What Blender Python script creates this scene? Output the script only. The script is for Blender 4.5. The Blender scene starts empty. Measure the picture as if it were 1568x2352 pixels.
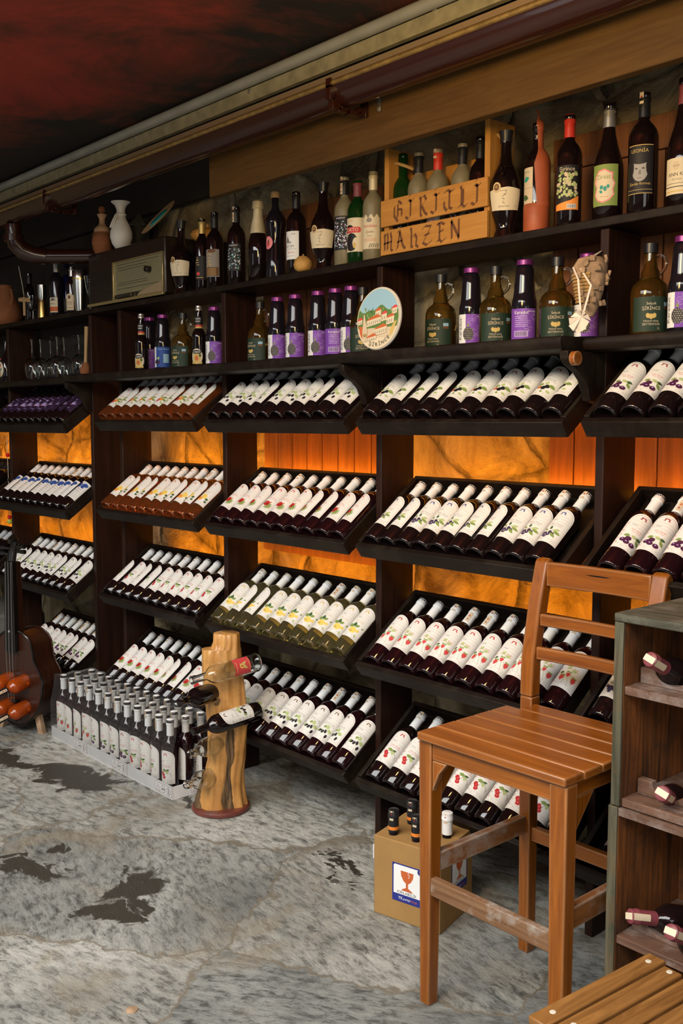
import bpy, math, random
from mathutils import Vector, Matrix
R = math.radians
random.seed(7)
S = bpy.context.scene
COL = S.collection
# ------------------------------------------------------------------ camera
TH = R(5.20); BE = R(48.45); F = 2287.0; EYE = Vector((0, 0, 1.5))
fw = Vector((-math.sin(BE)*math.cos(TH), math.cos(BE)*math.cos(TH), -math.sin(TH)))
rt = Vector((math.cos(BE), math.sin(BE), 0)); up = rt.cross(fw)
cam = bpy.data.objects.new('camera', bpy.data.cameras.new('camera')); COL.objects.link(cam)
cam.matrix_world = Matrix((rt, up, -fw)).transposed().to_4x4(); cam.location = EYE
cam.data.sensor_fit = 'VERTICAL'; cam.data.sensor_height = 36; cam.data.lens = 36*F/2352
cam.data.clip_start = .02; S.camera = cam
def at(u, v, Y):                      # the point of the plane y = Y seen at a pixel
    d = fw*F + rt*(u-784) + up*(1176-v); return EYE + d*(Y/d.y)
# ------------------------------------------------------------------ materials
MATS = {}
def nodes(name):
    m = bpy.data.materials.new(name); m.use_nodes = True; MATS[name] = m
    return m, m.node_tree.nodes, m.node_tree.links, m.node_tree.nodes['Principled BSDF']
def mat(name, col, rough=.5, metal=0, trans=0, ior=1.45, coat=0, emit=None, es=0, spec=.5, noise=0, nscale=20):
    if name in MATS: return MATS[name]
    m, n, l, b = nodes(name)
    b.inputs['Base Color'].default_value = (*col, 1); b.inputs['Roughness'].default_value = rough
    b.inputs['Metallic'].default_value = metal; b.inputs['Transmission Weight'].default_value = trans
    b.inputs['IOR'].default_value = ior; b.inputs['Coat Weight'].default_value = coat
    b.inputs['Specular IOR Level'].default_value = spec
    if emit: b.inputs['Emission Color'].default_value = (*emit, 1); b.inputs['Emission Strength'].default_value = es
    if noise:
        tc = n.new('ShaderNodeTexCoord'); nz = n.new('ShaderNodeTexNoise'); nz.inputs['Scale'].default_value = nscale; nz.inputs['Detail'].default_value = 5
        l.new(tc.outputs['Object'], nz.inputs['Vector'])
        mx = n.new('ShaderNodeMix'); mx.data_type = 'RGBA'; mx.blend_type = 'MULTIPLY'; mx.inputs[0].default_value = 1
        rp = n.new('ShaderNodeMapRange'); rp.inputs[3].default_value = 1-noise; rp.inputs[4].default_value = 1+noise; rp.inputs[1].default_value = .3; rp.inputs[2].default_value = .7
        l.new(nz.outputs[0], rp.inputs[0]); mx.inputs[6].default_value = (*col, 1); l.new(rp.outputs[0], mx.inputs[7]); l.new(mx.outputs[2], b.inputs['Base Color'])
    return m
def ramp(n, stops):
    r = n.new('ShaderNodeValToRGB'); e = r.color_ramp.elements
    while len(e) < len(stops): e.new(.5)
    for q, (p, c) in zip(e, stops): q.position = p; q.color = (*c, 1)
    return r
def wood(name, c1, c2, axis='X', scale=1.0, rough=.45, bump=.15, coat=0, dust=None, spec=.4, d_amt=.5, wear=None):
    m, n, l, b = nodes(name)
    tc = n.new('ShaderNodeTexCoord'); mp = n.new('ShaderNodeMapping')
    s = {'X': (1.2, 16, 16), 'Y': (16, 1.2, 16), 'Z': (16, 16, 1.2)}[axis]
    mp.inputs['Scale'].default_value = [q*scale for q in s]
    oi = n.new('ShaderNodeObjectInfo'); ad = n.new('ShaderNodeVectorMath'); ad.operation = 'ADD'
    l.new(tc.outputs['Object'], ad.inputs[0]); l.new(oi.outputs['Random'], ad.inputs[1]); l.new(ad.outputs[0], mp.inputs[0])
    nz = n.new('ShaderNodeTexNoise'); nz.inputs['Scale'].default_value = 2.2; nz.inputs['Detail'].default_value = 8; nz.inputs['Distortion'].default_value = 1.2; nz.inputs['Roughness'].default_value = .65
    l.new(mp.outputs[0], nz.inputs['Vector'])
    rp = ramp(n, [(.3, c1), (.52, tuple((a+q)/2 for a, q in zip(c1, c2))), (.72, c2)]); l.new(nz.outputs[0], rp.inputs[0])
    out = rp.outputs[0]
    if dust:
        n2 = n.new('ShaderNodeTexNoise'); n2.inputs['Scale'].default_value = 9; n2.inputs['Detail'].default_value = 9; n2.inputs['Roughness'].default_value = .7
        l.new(ad.outputs[0], n2.inputs['Vector'])
        r2 = ramp(n, [(.48, (0, 0, 0)), (.68, (d_amt,)*3)]); l.new(n2.outputs[0], r2.inputs[0])
        mx = n.new('ShaderNodeMix'); mx.data_type = 'RGBA'; l.new(r2.outputs[0], mx.inputs[0]); l.new(out, mx.inputs[6]); mx.inputs[7].default_value = (*dust, 1); out = mx.outputs[2]
    if wear:
        bv = n.new('ShaderNodeBevel'); bv.samples = 3; bv.inputs[0].default_value = .008; ge = n.new('ShaderNodeNewGeometry'); dt = n.new('ShaderNodeVectorMath'); dt.operation = 'DOT_PRODUCT'
        l.new(bv.outputs[0], dt.inputs[0]); l.new(ge.outputs['Normal'], dt.inputs[1])
        n3 = n.new('ShaderNodeTexNoise'); n3.inputs['Scale'].default_value = 14; n3.inputs['Detail'].default_value = 6; l.new(ad.outputs[0], n3.inputs['Vector'])
        sb_ = n.new('ShaderNodeMath'); sb_.operation = 'MULTIPLY_ADD'; sb_.inputs[1].default_value = .10; l.new(n3.outputs[0], sb_.inputs[0]); l.new(dt.outputs['Value'], sb_.inputs[2])
        wr = ramp(n, [(.90, (.85, .85, .85)), (1.02-.02, (0, 0, 0))]); l.new(sb_.outputs[0], wr.inputs[0])
        mw = n.new('ShaderNodeMix'); mw.data_type = 'RGBA'; l.new(wr.outputs[0], mw.inputs[0]); l.new(out, mw.inputs[6]); mw.inputs[7].default_value = (*wear, 1); out = mw.outputs[2]
    l.new(out, b.inputs['Base Color']); b.inputs['Roughness'].default_value = rough; b.inputs['Coat Weight'].default_value = coat; b.inputs['Coat Roughness'].default_value = .25
    b.inputs['Specular IOR Level'].default_value = spec
    bp = n.new('ShaderNodeBump'); bp.inputs['Strength'].default_value = bump; bp.inputs['Distance'].default_value = .004; l.new(nz.outputs[0], bp.inputs['Height']); l.new(bp.outputs[0], b.inputs['Normal'])
    return m
DW1, DW2 = (.0045, .0022, .0012), (.014, .0066, .0034)
for ax in 'XYZ':
    wood('dark_wood_'+ax, DW1, DW2, ax, rough=.55, dust=(.035, .028, .018), d_amt=.45, spec=.22)
wood('panel_wood', (.010, .0035, .0018), (.032, .0105, .005), 'Z', rough=.5, spec=.25)
wood('beam_wood', (.075, .036, .009), (.12, .062, .017), 'X', rough=.55, spec=.25, bump=.1, scale=1.4)
for ax in 'XYZ':
    wood('stool_wood_'+ax, (.17, .043, .003), (.34, .100, .007), ax, rough=.34, coat=.3, bump=.1, scale=1.2, wear=(.55, .34, .17))
wood('worn_wood', (.13, .055, .02), (.26, .14, .07), 'X', rough=.75, dust=(.42, .39, .34), d_amt=1.0)
wood('worn_wood_y', (.17, .055, .012), (.32, .12, .03), 'Y', rough=.6, dust=(.42, .37, .31), d_amt=.75, wear=(.6, .5, .4))
wood('crate_wood_in', (.020, .009, .004), (.30, .095, .018), 'Z', rough=.65, bump=.6, dust=(.045, .025, .014), d_amt=.9)
wood('crate_shelf', (.075, .036, .022), (.19, .10, .062), 'X', rough=.6, dust=(.36, .31, .28), d_amt=.6)
wood('green_paint', (.035, .034, .018), (.145, .135, .085), 'Z', rough=.7, bump=.9, dust=(.16, .08, .03), d_amt=.5)
wood('green_paint_top', (.025, .026, .016), (.10, .095, .065), 'X', rough=.6, bump=.4, dust=(.34, .30, .24), d_amt=.4)
wood('table_wood', (.14, .055, .012), (.36, .165, .045), 'Y', rough=.42, coat=.15, bump=.15, scale=1.3)
wood('panelling', (.12, .042, .014), (.25, .095, .030), 'Z', rough=.55, scale=.8)
wood('log_wood', (.42, .17, .035), (.74, .40, .12), 'Z', rough=.35, coat=.4, bump=.4, scale=.9, dust=(.30, .12, .025), d_amt=.6)
wood('log_bark', (.03, .018, .010), (.30, .17, .07), 'Z', rough=.8, bump=.9, scale=1.6)
for ax in 'XZ':
    wood('pine_'+ax, (.40, .17, .03), (.55, .26, .055), ax, rough=.5, scale=1.0)
wood('bass_wood', (.018, .006, .003), (.050, .013, .005), 'Z', rough=.25, coat=.5)
mat('black_varnish', (.006, .005, .004), .25, coat=.4)
mat('rope', (.42, .25, .09), .9); mat('string', (.55, .48, .36), .9); mat('strings', (.4, .4, .38), .3, 1)
mat('trim_cream', (.30, .27, .17), .6, noise=.25); mat('pipe_grey', (.30, .30, .27), .35, noise=.15, nscale=6)
mat('gutter_brown', (.030, .008, .004), .22, coat=.3); mat('gutter_lip', (.30, .20, .07), .35, .4, noise=.3, nscale=40)
mat('aluminium', (.55, .42, .26), .35, .6)
mat('steel', (.62, .62, .6), .22, 1); mat('brass', (.65, .46, .16), .3, 1); mat('screw', (.7, .68, .62), .3, .9)
# floor: worn stone flags
def stone_floor():
    m, n, l, b = nodes('floor_stone')
    geo = n.new('ShaderNodeNewGeometry'); P = geo.outputs['Position']
    def noise(sc, det, rough=.6, dist=0, vec=P):
        q = n.new('ShaderNodeTexNoise'); q.inputs['Scale'].default_value = sc; q.inputs['Detail'].default_value = det; q.inputs['Roughness'].default_value = rough; q.inputs['Distortion'].default_value = dist
        l.new(vec, q.inputs['Vector']); return q
    def mp(sc, rot): 
        q = n.new('ShaderNodeMapping'); q.inputs['Scale'].default_value = sc; q.inputs['Rotation'].default_value = (0, 0, rot); l.new(P, q.inputs[0]); return q.outputs[0]
    def mix(f, a, c, mode='MIX'):
        q = n.new('ShaderNodeMix'); q.data_type = 'RGBA'; q.blend_type = mode
        for s, v in ((0, f), (6, a), (7, c)):
            if isinstance(v, (int, float)): q.inputs[s].default_value = v
            elif isinstance(v, tuple): q.inputs[s].default_value = (*v, 1)
            else: l.new(v, q.inputs[s])
        return q.outputs[2]
    big = noise(1.6, 4, .55, .6)
    cl = ramp(n, [(.3, (.24, .245, .235)), (.5, (.44, .44, .42)), (.7, (.62, .62, .60))]); l.new(big.outputs[0], cl.inputs[0])
    wv = n.new('ShaderNodeVectorMath'); wv.operation = 'MULTIPLY_ADD'; l.new(noise(2.2, 5).outputs['Color'], wv.inputs[0]); wv.inputs[1].default_value = (.55, .55, 0); l.new(P, wv.inputs[2])
    vc = n.new('ShaderNodeTexVoronoi'); vc.inputs['Scale'].default_value = 1.25; l.new(wv.outputs[0], vc.inputs['Vector'])
    sp = n.new('ShaderNodeSeparateXYZ'); l.new(vc.outputs['Color'], sp.inputs[0])
    vr = n.new('ShaderNodeVectorRotate'); vr.rotation_type = 'Z_AXIS'; l.new(P, vr.inputs['Vector']); am = n.new('ShaderNodeMapRange'); am.inputs[3].default_value = R(-35); am.inputs[4].default_value = R(25); l.new(sp.outputs[0], am.inputs[0]); l.new(am.outputs[0], vr.inputs['Angle'])
    ms = n.new('ShaderNodeVectorMath'); ms.operation = 'MULTIPLY'; l.new(vr.outputs[0], ms.inputs[0]); ms.inputs[1].default_value = (1.1, 2.6, 1)
    streak = noise(13, 12, .78, .25, ms.outputs[0])
    sr = ramp(n, [(.36, (.16, .16, .15)), (.44, (.42, .42, .40)), (.50, (.85, .85, .83)), (.58, (1.08, 1.07, 1.03)), (.72, (1.3, 1.28, 1.2))]); l.new(streak.outputs[0], sr.inputs[0])
    tn = ramp(n, [(0, (.72, .74, .74)), (.5, (1, .98, .95)), (1, (1.18, 1.16, 1.12))]); l.new(sp.outputs[1], tn.inputs[0])
    patch = noise(3.6, 6, .6, .5); pr_ = ramp(n, [(.44, (0, 0, 0)), (.56, (1, 1, 1))]); l.new(patch.outputs[0], pr_.inputs[0])
    sm = mix(pr_.outputs[0], sr.outputs[0], (.98, .97, .94)); sm = mix(.30, sr.outputs[0], sm)
    c = mix(1, mix(1, cl.outputs[0], tn.outputs[0], 'MULTIPLY'), sm, 'MULTIPLY')
    tan = noise(2.7, 5, .6, 1.0); tr = ramp(n, [(.54, (0, 0, 0)), (.66, (.5,)*3)]); l.new(tan.outputs[0], tr.inputs[0])
    c = mix(tr.outputs[0], c, (.36, .29, .19))
    # flag joints
    vo = n.new('ShaderNodeTexVoronoi'); vo.feature = 'DISTANCE_TO_EDGE'; vo.inputs['Scale'].default_value = 1.25; l.new(wv.outputs[0], vo.inputs['Vector'])
    jr = ramp(n, [(0, (.9,)*3), (.006, (.7,)*3), (.015, (0, 0, 0))]); l.new(vo.outputs[0], jr.inputs[0])
    c = mix(jr.outputs[0], c, (.24, .20, .14))
    # dark stains where they lie
    msk = None
    sn = noise(5.5, 7, .65, .8); so = n.new('ShaderNodeVectorMath'); so.operation = 'MULTIPLY_ADD'
    sub = n.new('ShaderNodeVectorMath'); sub.operation = 'SUBTRACT'; l.new(sn.outputs['Color'], sub.inputs[0]); sub.inputs[1].default_value = (.5, .5, .5)
    l.new(sub.outputs[0], so.inputs[0]); so.inputs[1].default_value = (.46, .46, 0); l.new(P, so.inputs[2])
    for (u, v, rx, ry, a) in [(150, 1778, .17, .10, 10), (60, 1757, .25, .05, 20), (205, 1800, .10, .10, 0), (300, 2035, .06, .13, 40), (250, 2105, .10, .055, 20), (315, 2075, .07, .05, 20), (85, 2003, .12, .055, 25), (160, 1957, .045, .05, 0), (40, 1970, .05, .03, 20), (350, 1760, .06, .05, 0), (10, 1735, .1, .05, 0), (425, 1835, .10, .03, 10), (790, 1990, .13, .025, -10)]:
        d = fw*F + rt*(u-784) + up*(1176-v); p = EYE + d*(-1.5/d.z)
        q = n.new('ShaderNodeMapping'); q.vector_type = 'TEXTURE'; q.inputs['Location'].default_value = (p.x, p.y, 0); q.inputs['Rotation'].default_value = (0, 0, R(a)); q.inputs['Scale'].default_value = (rx, ry, 1)
        l.new(so.outputs[0], q.inputs[0]); ln = n.new('ShaderNodeVectorMath'); ln.operation = 'LENGTH'; l.new(q.outputs[0], ln.inputs[0])
        mr = n.new('ShaderNodeMapRange'); mr.interpolation_type = 'SMOOTHSTEP'; mr.inputs[1].default_value = 1.15; mr.inputs[2].default_value = .85; l.new(ln.outputs['Value'], mr.inputs[0])
        if msk is None: msk = mr.outputs[0]
        else:
            mm = n.new('ShaderNodeMath'); mm.operation = 'MAXIMUM'; l.new(msk, mm.inputs[0]); l.new(mr.outputs[0], mm.inputs[1]); msk = mm.outputs[0]
    c = mix(msk, c, (.045, .038, .026))
    l.new(c, b.inputs['Base Color']); b.inputs['Roughness'].default_value = .62
    mmr = n.new('ShaderNodeMapRange'); mmr.inputs[3].default_value = .62; mmr.inputs[4].default_value = .42; l.new(msk, mmr.inputs[0]); l.new(mmr.outputs[0], b.inputs['Roughness'])
    bp = n.new('ShaderNodeBump'); bp.inputs['Strength'].default_value = .9; bp.inputs['Distance'].default_value = .012; l.new(streak.outputs[0], bp.inputs['Height'])
    bp2 = n.new('ShaderNodeBump'); bp2.inputs['Strength'].default_value = .5; bp2.inputs['Distance'].default_value = .03; l.new(big.outputs[0], bp2.inputs['Height']); l.new(bp.outputs[0], bp2.inputs['Normal']); l.new(bp2.outputs[0], b.inputs['Normal'])
    return m
stone_floor()
def stone_wall():
    m, n, l, b = nodes('wall_stone')
    tc = n.new('ShaderNodeTexCoord'); P = tc.outputs['Object']
    nz = n.new('ShaderNodeTexNoise'); nz.inputs['Scale'].default_value = 5; nz.inputs['Detail'].default_value = 12; nz.inputs['Roughness'].default_value = .65; nz.inputs['Distortion'].default_value = .7; l.new(P, nz.inputs['Vector'])
    rp = ramp(n, [(.30, (.09, .06, .028)), (.44, (.28, .215, .115)), (.58, (.43, .345, .20)), (.72, (.60, .51, .33))]); l.new(nz.outputs[0], rp.inputs[0])
    wv = n.new('ShaderNodeVectorMath'); wv.operation = 'MULTIPLY_ADD'; l.new(nz.outputs['Color'], wv.inputs[0]); wv.inputs[1].default_value = (.10, 0, .10); l.new(P, wv.inputs[2])
    mp = n.new('ShaderNodeMapping'); mp.inputs['Scale'].default_value = (1.9, 0, 3.4); l.new(wv.outputs[0], mp.inputs[0])
    vo = n.new('ShaderNodeTexVoronoi'); vo.feature = 'DISTANCE_TO_EDGE'; vo.inputs['Scale'].default_value = 1; vo.inputs['Randomness'].default_value = .75; l.new(mp.outputs[0], vo.inputs['Vector'])
    jr = ramp(n, [(0, (.62,)*3), (.02, (.85,)*3), (.05, (1, 1, 1))]); l.new(vo.outputs[0], jr.inputs[0])
    mx = n.new('ShaderNodeMix'); mx.data_type = 'RGBA'; mx.blend_type = 'MULTIPLY'; mx.inputs[0].default_value = 1; l.new(rp.outputs[0], mx.inputs[6]); l.new(jr.outputs[0], mx.inputs[7]); l.new(mx.outputs[2], b.inputs['Base Color'])
    b.inputs['Roughness'].default_value = .9
    bp = n.new('ShaderNodeBump'); bp.inputs['Strength'].default_value = 1; bp.inputs['Distance'].default_value = .09; l.new(nz.outputs[0], bp.inputs['Height'])
    bp2 = n.new('ShaderNodeBump'); bp2.inputs['Strength'].default_value = .8; bp2.inputs['Distance'].default_value = .03; l.new(jr.outputs[0], bp2.inputs['Height']); l.new(bp.outputs[0], bp2.inputs['Normal']); l.new(bp2.outputs[0], b.inputs['Normal'])
stone_wall()
def ceiling_mat():
    m, n, l, b = nodes('ceiling_red')
    geo = n.new('ShaderNodeNewGeometry')
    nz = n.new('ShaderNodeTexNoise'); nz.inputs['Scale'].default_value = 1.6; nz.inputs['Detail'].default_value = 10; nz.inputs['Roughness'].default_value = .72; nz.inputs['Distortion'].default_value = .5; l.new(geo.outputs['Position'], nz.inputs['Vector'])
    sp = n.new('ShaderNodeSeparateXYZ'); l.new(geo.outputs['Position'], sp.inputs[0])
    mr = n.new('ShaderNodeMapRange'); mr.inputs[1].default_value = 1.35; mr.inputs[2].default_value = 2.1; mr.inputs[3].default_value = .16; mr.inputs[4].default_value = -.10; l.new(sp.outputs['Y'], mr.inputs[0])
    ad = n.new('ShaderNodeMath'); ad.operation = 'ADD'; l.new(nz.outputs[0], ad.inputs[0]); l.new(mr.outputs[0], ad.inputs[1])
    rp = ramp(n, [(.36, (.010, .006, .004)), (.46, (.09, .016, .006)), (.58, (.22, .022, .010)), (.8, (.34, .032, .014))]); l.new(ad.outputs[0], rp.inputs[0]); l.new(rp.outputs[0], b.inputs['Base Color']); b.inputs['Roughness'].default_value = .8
ceiling_mat()
# glass and contents
mat('glass_dark', (.008, .004, .004), .05, spec=.6); mat('glass_ruby', (.012, .003, .004), .05, spec=.6)
mat('glass_green', (.02, .10, .02), .06, trans=.75, ior=1.3); mat('glass_clear', (.97, .99, .97), .02, trans=1, ior=1.45)
mat('wine_amber', (.70, .20, .05), .03, trans=.90, ior=1.36); mat('wine_yellow', (1.0, .88, .44), .02, trans=.97, ior=1.36)
mat('wine_dusty', (.20, .17, .10), .35, spec=.4); mat('oil', (.36, .22, .045), .04, trans=.94, ior=1.4); mat('amber_glass', (.55, .09, .008), .04, trans=.5, ior=1.4)
mat('glass_blue', (.01, .015, .10), .05); mat('juice', (.010, .008, .012), .08)
mat('cap_white', (.84, .84, .82), .45); mat('cap_grey', (.52, .53, .55), .5); mat('cap_black', (.012, .012, .014), .35); mat('cap_red', (.55, .035, .02), .35)
mat('cap_gold', (.62, .44, .15), .35, .6); mat('cap_wine', (.20, .045, .055), .4); mat('cap_purple', (.20, .03, .18), .3, .4); mat('cap_champ', (.66, .56, .36), .45, .3, noise=.2); mat('cap_silver', (.6, .58, .54), .3, .8); mat('cap_orange', (.75, .22, .03), .5); mat('cork', (.45, .28, .13), .8); mat('tax_band', (.80, .60, .48), .7); mat('tax_dot', (.16, .05, .03), .7)
INK = dict(paper=(.80, .77, .71), paper2=(.62, .55, .43), cream=(.70, .60, .42), white=(.84, .84, .82), red=(.50, .02, .02), dred=(.30, .012, .02), crimson=(.62, .06, .06), pink=(.80, .25, .28), green=(.22, .30, .07), dgreen=(.05, .11, .035), lgreen=(.45, .52, .22), yellow=(.85, .60, .12), orange=(.85, .30, .05), gold=(.60, .42, .12), purple=(.028, .008, .035), violet=(.22, .07, .45), grape=(.035, .02, .06), black=(.012, .010, .012), grey=(.35, .34, .33), ink=(.20, .18, .17), line=(.55, .42, .40), blue=(.02, .07, .30), navy=(.02, .03, .22), sky=(.30, .50, .62), teal=(.03, .30, .26), brown=(.14, .055, .02), rust=(.55, .12, .03), hill=(.10, .20, .05), melon=(.80, .42, .10), plumc=(.07, .01, .05), sand=(.62, .50, .34), lilac=(.55, .40, .75), strip=(.26, .23, .20), oilgreen=(.014, .034, .018))
for k, c in INK.items(): mat('ink_'+k, c, .6)
mat('cardboard', (.34, .19, .06), .8, noise=.08, nscale=8); mat('white_card', (.72, .71, .70), .65, noise=.06, nscale=10); mat('terracotta', (.24, .085, .03), .85, noise=.15); mat('clay_light', (.42, .26, .15), .85, noise=.15); mat('porcelain', (.66, .63, .58), .5)
mat('pumpkin', (.52, .24, .05), .5, noise=.3, nscale=12); mat('gourd', (.50, .27, .07), .6, noise=.25, nscale=30); mat('lantern', (.03, .027, .02), .7); mat('turquoise', (.03, .30, .32), .3)
mat('radio_body', (.016, .010, .007), .35, coat=.3); mat('radio_dial', (.20, .18, .10), .35); mat('radio_trim', (.55, .45, .22), .25, .8); mat('grille', (.02, .014, .010), .6)
mat('led_orange', (.9, .4, .08), .5, emit=(1, .33, .008), es=64); mat('red_disc', (.14, .035, .025), .45, coat=.3, noise=.3)
mat('bark_shell', (.34, .22, .13), .85, noise=.35, nscale=35); mat('ribbon', (.72, .62, .52), .5); mat('bead_red', (.55, .01, .01), .3); mat('bead_green', (.02, .35, .20), .3); mat('bead_yellow', (.4, .42, .06), .4); mat('leather', (.38, .085, .03), .5, noise=.2, nscale=15)
mat('grey_stone', (.15, .15, .13), .9, noise=.3, nscale=10); mat('roof_and_shade_dark', (.02, .015, .012), .9); mat('outside_ground', (.3, .3, .28), .9)
def film():
    m, n, l, b = nodes('shrink_film'); n.remove(b); o = n['Material Output']
    t = n.new('ShaderNodeBsdfTransparent'); t.inputs[0].default_value = (.96, .96, .96, 1)
    g = n.new('ShaderNodeBsdfGlossy'); g.inputs['Roughness'].default_value = .12; d = n.new('ShaderNodeBsdfDiffuse'); d.inputs[0].default_value = (.8, .8, .8, 1)
    a = n.new('ShaderNodeMixShader'); a.inputs[0].default_value = .22; l.new(g.outputs[0], a.inputs[1]); l.new(d.outputs[0], a.inputs[2])
    c = n.new('ShaderNodeMixShader'); fr = n.new('ShaderNodeFresnel'); fr.inputs[0].default_value = 1.3
    ma = n.new('ShaderNodeMath'); ma.operation = 'MULTIPLY_ADD'; ma.inputs[1].default_value = .8; ma.inputs[2].default_value = .03; l.new(fr.outputs[0], ma.inputs[0]); l.new(ma.outputs[0], c.inputs[0])
    l.new(t.outputs[0], c.inputs[1]); l.new(a.outputs[0], c.inputs[2]); l.new(c.outputs[0], o.inputs[0])
    tc = n.new('ShaderNodeTexCoord'); nz = n.new('ShaderNodeTexNoise'); nz.inputs['Scale'].default_value = 25; nz.inputs['Distortion'].default_value = 2; l.new(tc.outputs['Object'], nz.inputs['Vector'])
    bp = n.new('ShaderNodeBump'); bp.inputs['Strength'].default_value = .5; bp.inputs['Distance'].default_value = .01; l.new(nz.outputs[0], bp.inputs['Height']); l.new(bp.outputs[0], g.inputs['Normal'])
film()
# ------------------------------------------------------------------ mesh kit
class G:
    def __init__(s, *mats): s.v = []; s.f = []; s.mi = []; s.mats = list(mats); s.cur = 0; s.M = Matrix()
    def use(s, name):
        if name not in s.mats: s.mats.append(name)
        s.cur = s.mats.index(name); return s
    def add(s, vs, fs):
        o = len(s.v); s.v += [tuple(s.M @ Vector(q)) for q in vs]
        for f in fs: s.f.append([i+o for i in f]); s.mi.append(s.cur)
        return s
    def box(s, x0, x1, y0, y1, z0, z1):
        return s.add([(x, y, z) for x in (x0, x1) for y in (y0, y1) for z in (z0, z1)], [(0, 1, 3, 2), (4, 6, 7, 5), (0, 4, 5, 1), (2, 3, 7, 6), (0, 2, 6, 4), (1, 5, 7, 3)])
    def hexa(s, a, b):                # two quads of four points, bottom and top
        return s.add(list(a)+list(b), [(3, 2, 1, 0), (4, 5, 6, 7), (0, 1, 5, 4), (1, 2, 6, 5), (2, 3, 7, 6), (3, 0, 4, 7)])
    def prism(s, poly, axis, a, b):
        def P(p, w): return {'X': (w, p[0], p[1]), 'Y': (p[0], w, p[1]), 'Z': (p[0], p[1], w)}[axis]
        n = len(poly); vs = [P(p, a) for p in poly]+[P(p, b) for p in poly]
        return s.add(vs, [list(range(n))[::-1], list(range(n, 2*n))]+[(i, (i+1) % n, n+(i+1) % n, n+i) for i in range(n)])
    def lathe(s, prof, seg=24, c=(0, 0, 0), sx=1, sy=1, wob=0):
        vs = []; fs = []; rows = []
        for (z, r) in prof:
            if r < 1e-6: rows.append([len(vs)]); vs.append((c[0], c[1], c[2]+z))
            else:
                rows.append(list(range(len(vs), len(vs)+seg)))
                for k in range(seg):
                    a = 2*math.pi*k/seg; vs.append((c[0]+r*sx*math.cos(a), c[1]+r*sy*math.sin(a), c[2]+z))
        for A, B in zip(rows, rows[1:]):
            for k in range(seg):
                k2 = (k+1) % seg
                if len(A) == 1 and len(B) == 1: break
                if len(A) == 1: fs.append((A[0], B[k2], B[k]))
                elif len(B) == 1: fs.append((A[k], A[k2], B[0]))
                else: fs.append((A[k], A[k2], B[k2], B[k]))
        return s.add(vs, fs)
    def tube(s, pts, r, seg=8, cap=True):
        pts = [Vector(p) for p in pts]; rr = r if isinstance(r, (list, tuple)) else [r]*len(pts)
        vs = []; fs = []; pn = None
        for i, p in enumerate(pts):
            t = (pts[min(i+1, len(pts)-1)]-pts[max(i-1, 0)]).normalized()
            if pn is None: pn = t.cross(Vector((0, 0, 1)) if abs(t.z) < .9 else Vector((1, 0, 0))).normalized()
            pn = (pn - t*pn.dot(t)).normalized(); q = t.cross(pn)
            for k in range(seg):
                a = 2*math.pi*k/seg; vs.append(p+(pn*math.cos(a)+q*math.sin(a))*rr[i])
        for i in range(len(pts)-1):
            for k in range(seg):
                k2 = (k+1) % seg; fs.append((i*seg+k, i*seg+k2, (i+1)*seg+k2, (i+1)*seg+k))
        if cap: fs += [list(range(seg))[::-1], list(range((len(pts)-1)*seg, len(pts)*seg))]
        return s.add(vs, fs)
    def mesh(s, name, smooth=35):
        me = bpy.data.meshes.new(name); me.from_pydata(s.v, [], s.f)
        for q in s.mats: me.materials.append(MATS[q])
        me.polygons.foreach_set('material_index', s.mi)
        import bmesh
        bm = bmesh.new(); bm.from_mesh(me); bmesh.ops.recalc_face_normals(bm, faces=bm.faces); bm.to_mesh(me); bm.free()
        if smooth:
            me.shade_smooth(); me.set_sharp_from_angle(angle=R(smooth))
        me.update(); return me
def link(name, me, parent=None):
    o = bpy.data.objects.new(name, me); COL.objects.link(o)
    if parent: o.parent = parent
    return o
def part(name, g, parent=None, bevel=0, smooth=35, seg=2):
    o = link(name, g.mesh(name, smooth), parent)
    if bevel:
        b = o.modifiers.new('bevel', 'BEVEL'); b.width = bevel; b.segments = seg; b.limit_method = 'ANGLE'; b.angle_limit = R(40); b.harden_normals = False
    return o
def tag(o, label, cat=None, group=None, kind=None):
    o['label'] = label
    if cat: o['category'] = cat
    if group: o['group'] = group
    if kind: o['kind'] = kind
    return o
def thing(name, label, cat, M=None, group=None):
    o = link(name, None); tag(o, label, cat, group)
    if M is not None: o.matrix_world = M
    o.empty_display_size = .05
    return o
def struct(name, g, label=None, **k):
    o = part(name, g, **k); o['kind'] = 'structure'
    if label: o['label'] = label
    return o
def dup(o, parent=None):
    c = o.copy(); COL.objects.link(c)
    if parent: c.parent = parent
    for ch in KIDS.get(o.name, []): dup(ch, c)
    return c
KIDS = {}
def erase(o):
    for ch in KIDS.pop(o.name, []): erase(ch)
    bpy.data.objects.remove(o)
def protect(root):                    # remember children once, before copying
    def walk(o):
        ch = [q for q in PENDING if q.parent == o]
        if ch: KIDS[o.name] = ch
        for q in ch: walk(q)
    global PENDING
    PENDING = list(COL.objects); walk(root); return root
T = Matrix.Translation
def RX(a): return Matrix.Rotation(R(a), 4, 'X')
def RY(a): return Matrix.Rotation(R(a), 4, 'Y')
def RZ(a): return Matrix.Rotation(R(a), 4, 'Z')
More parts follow.
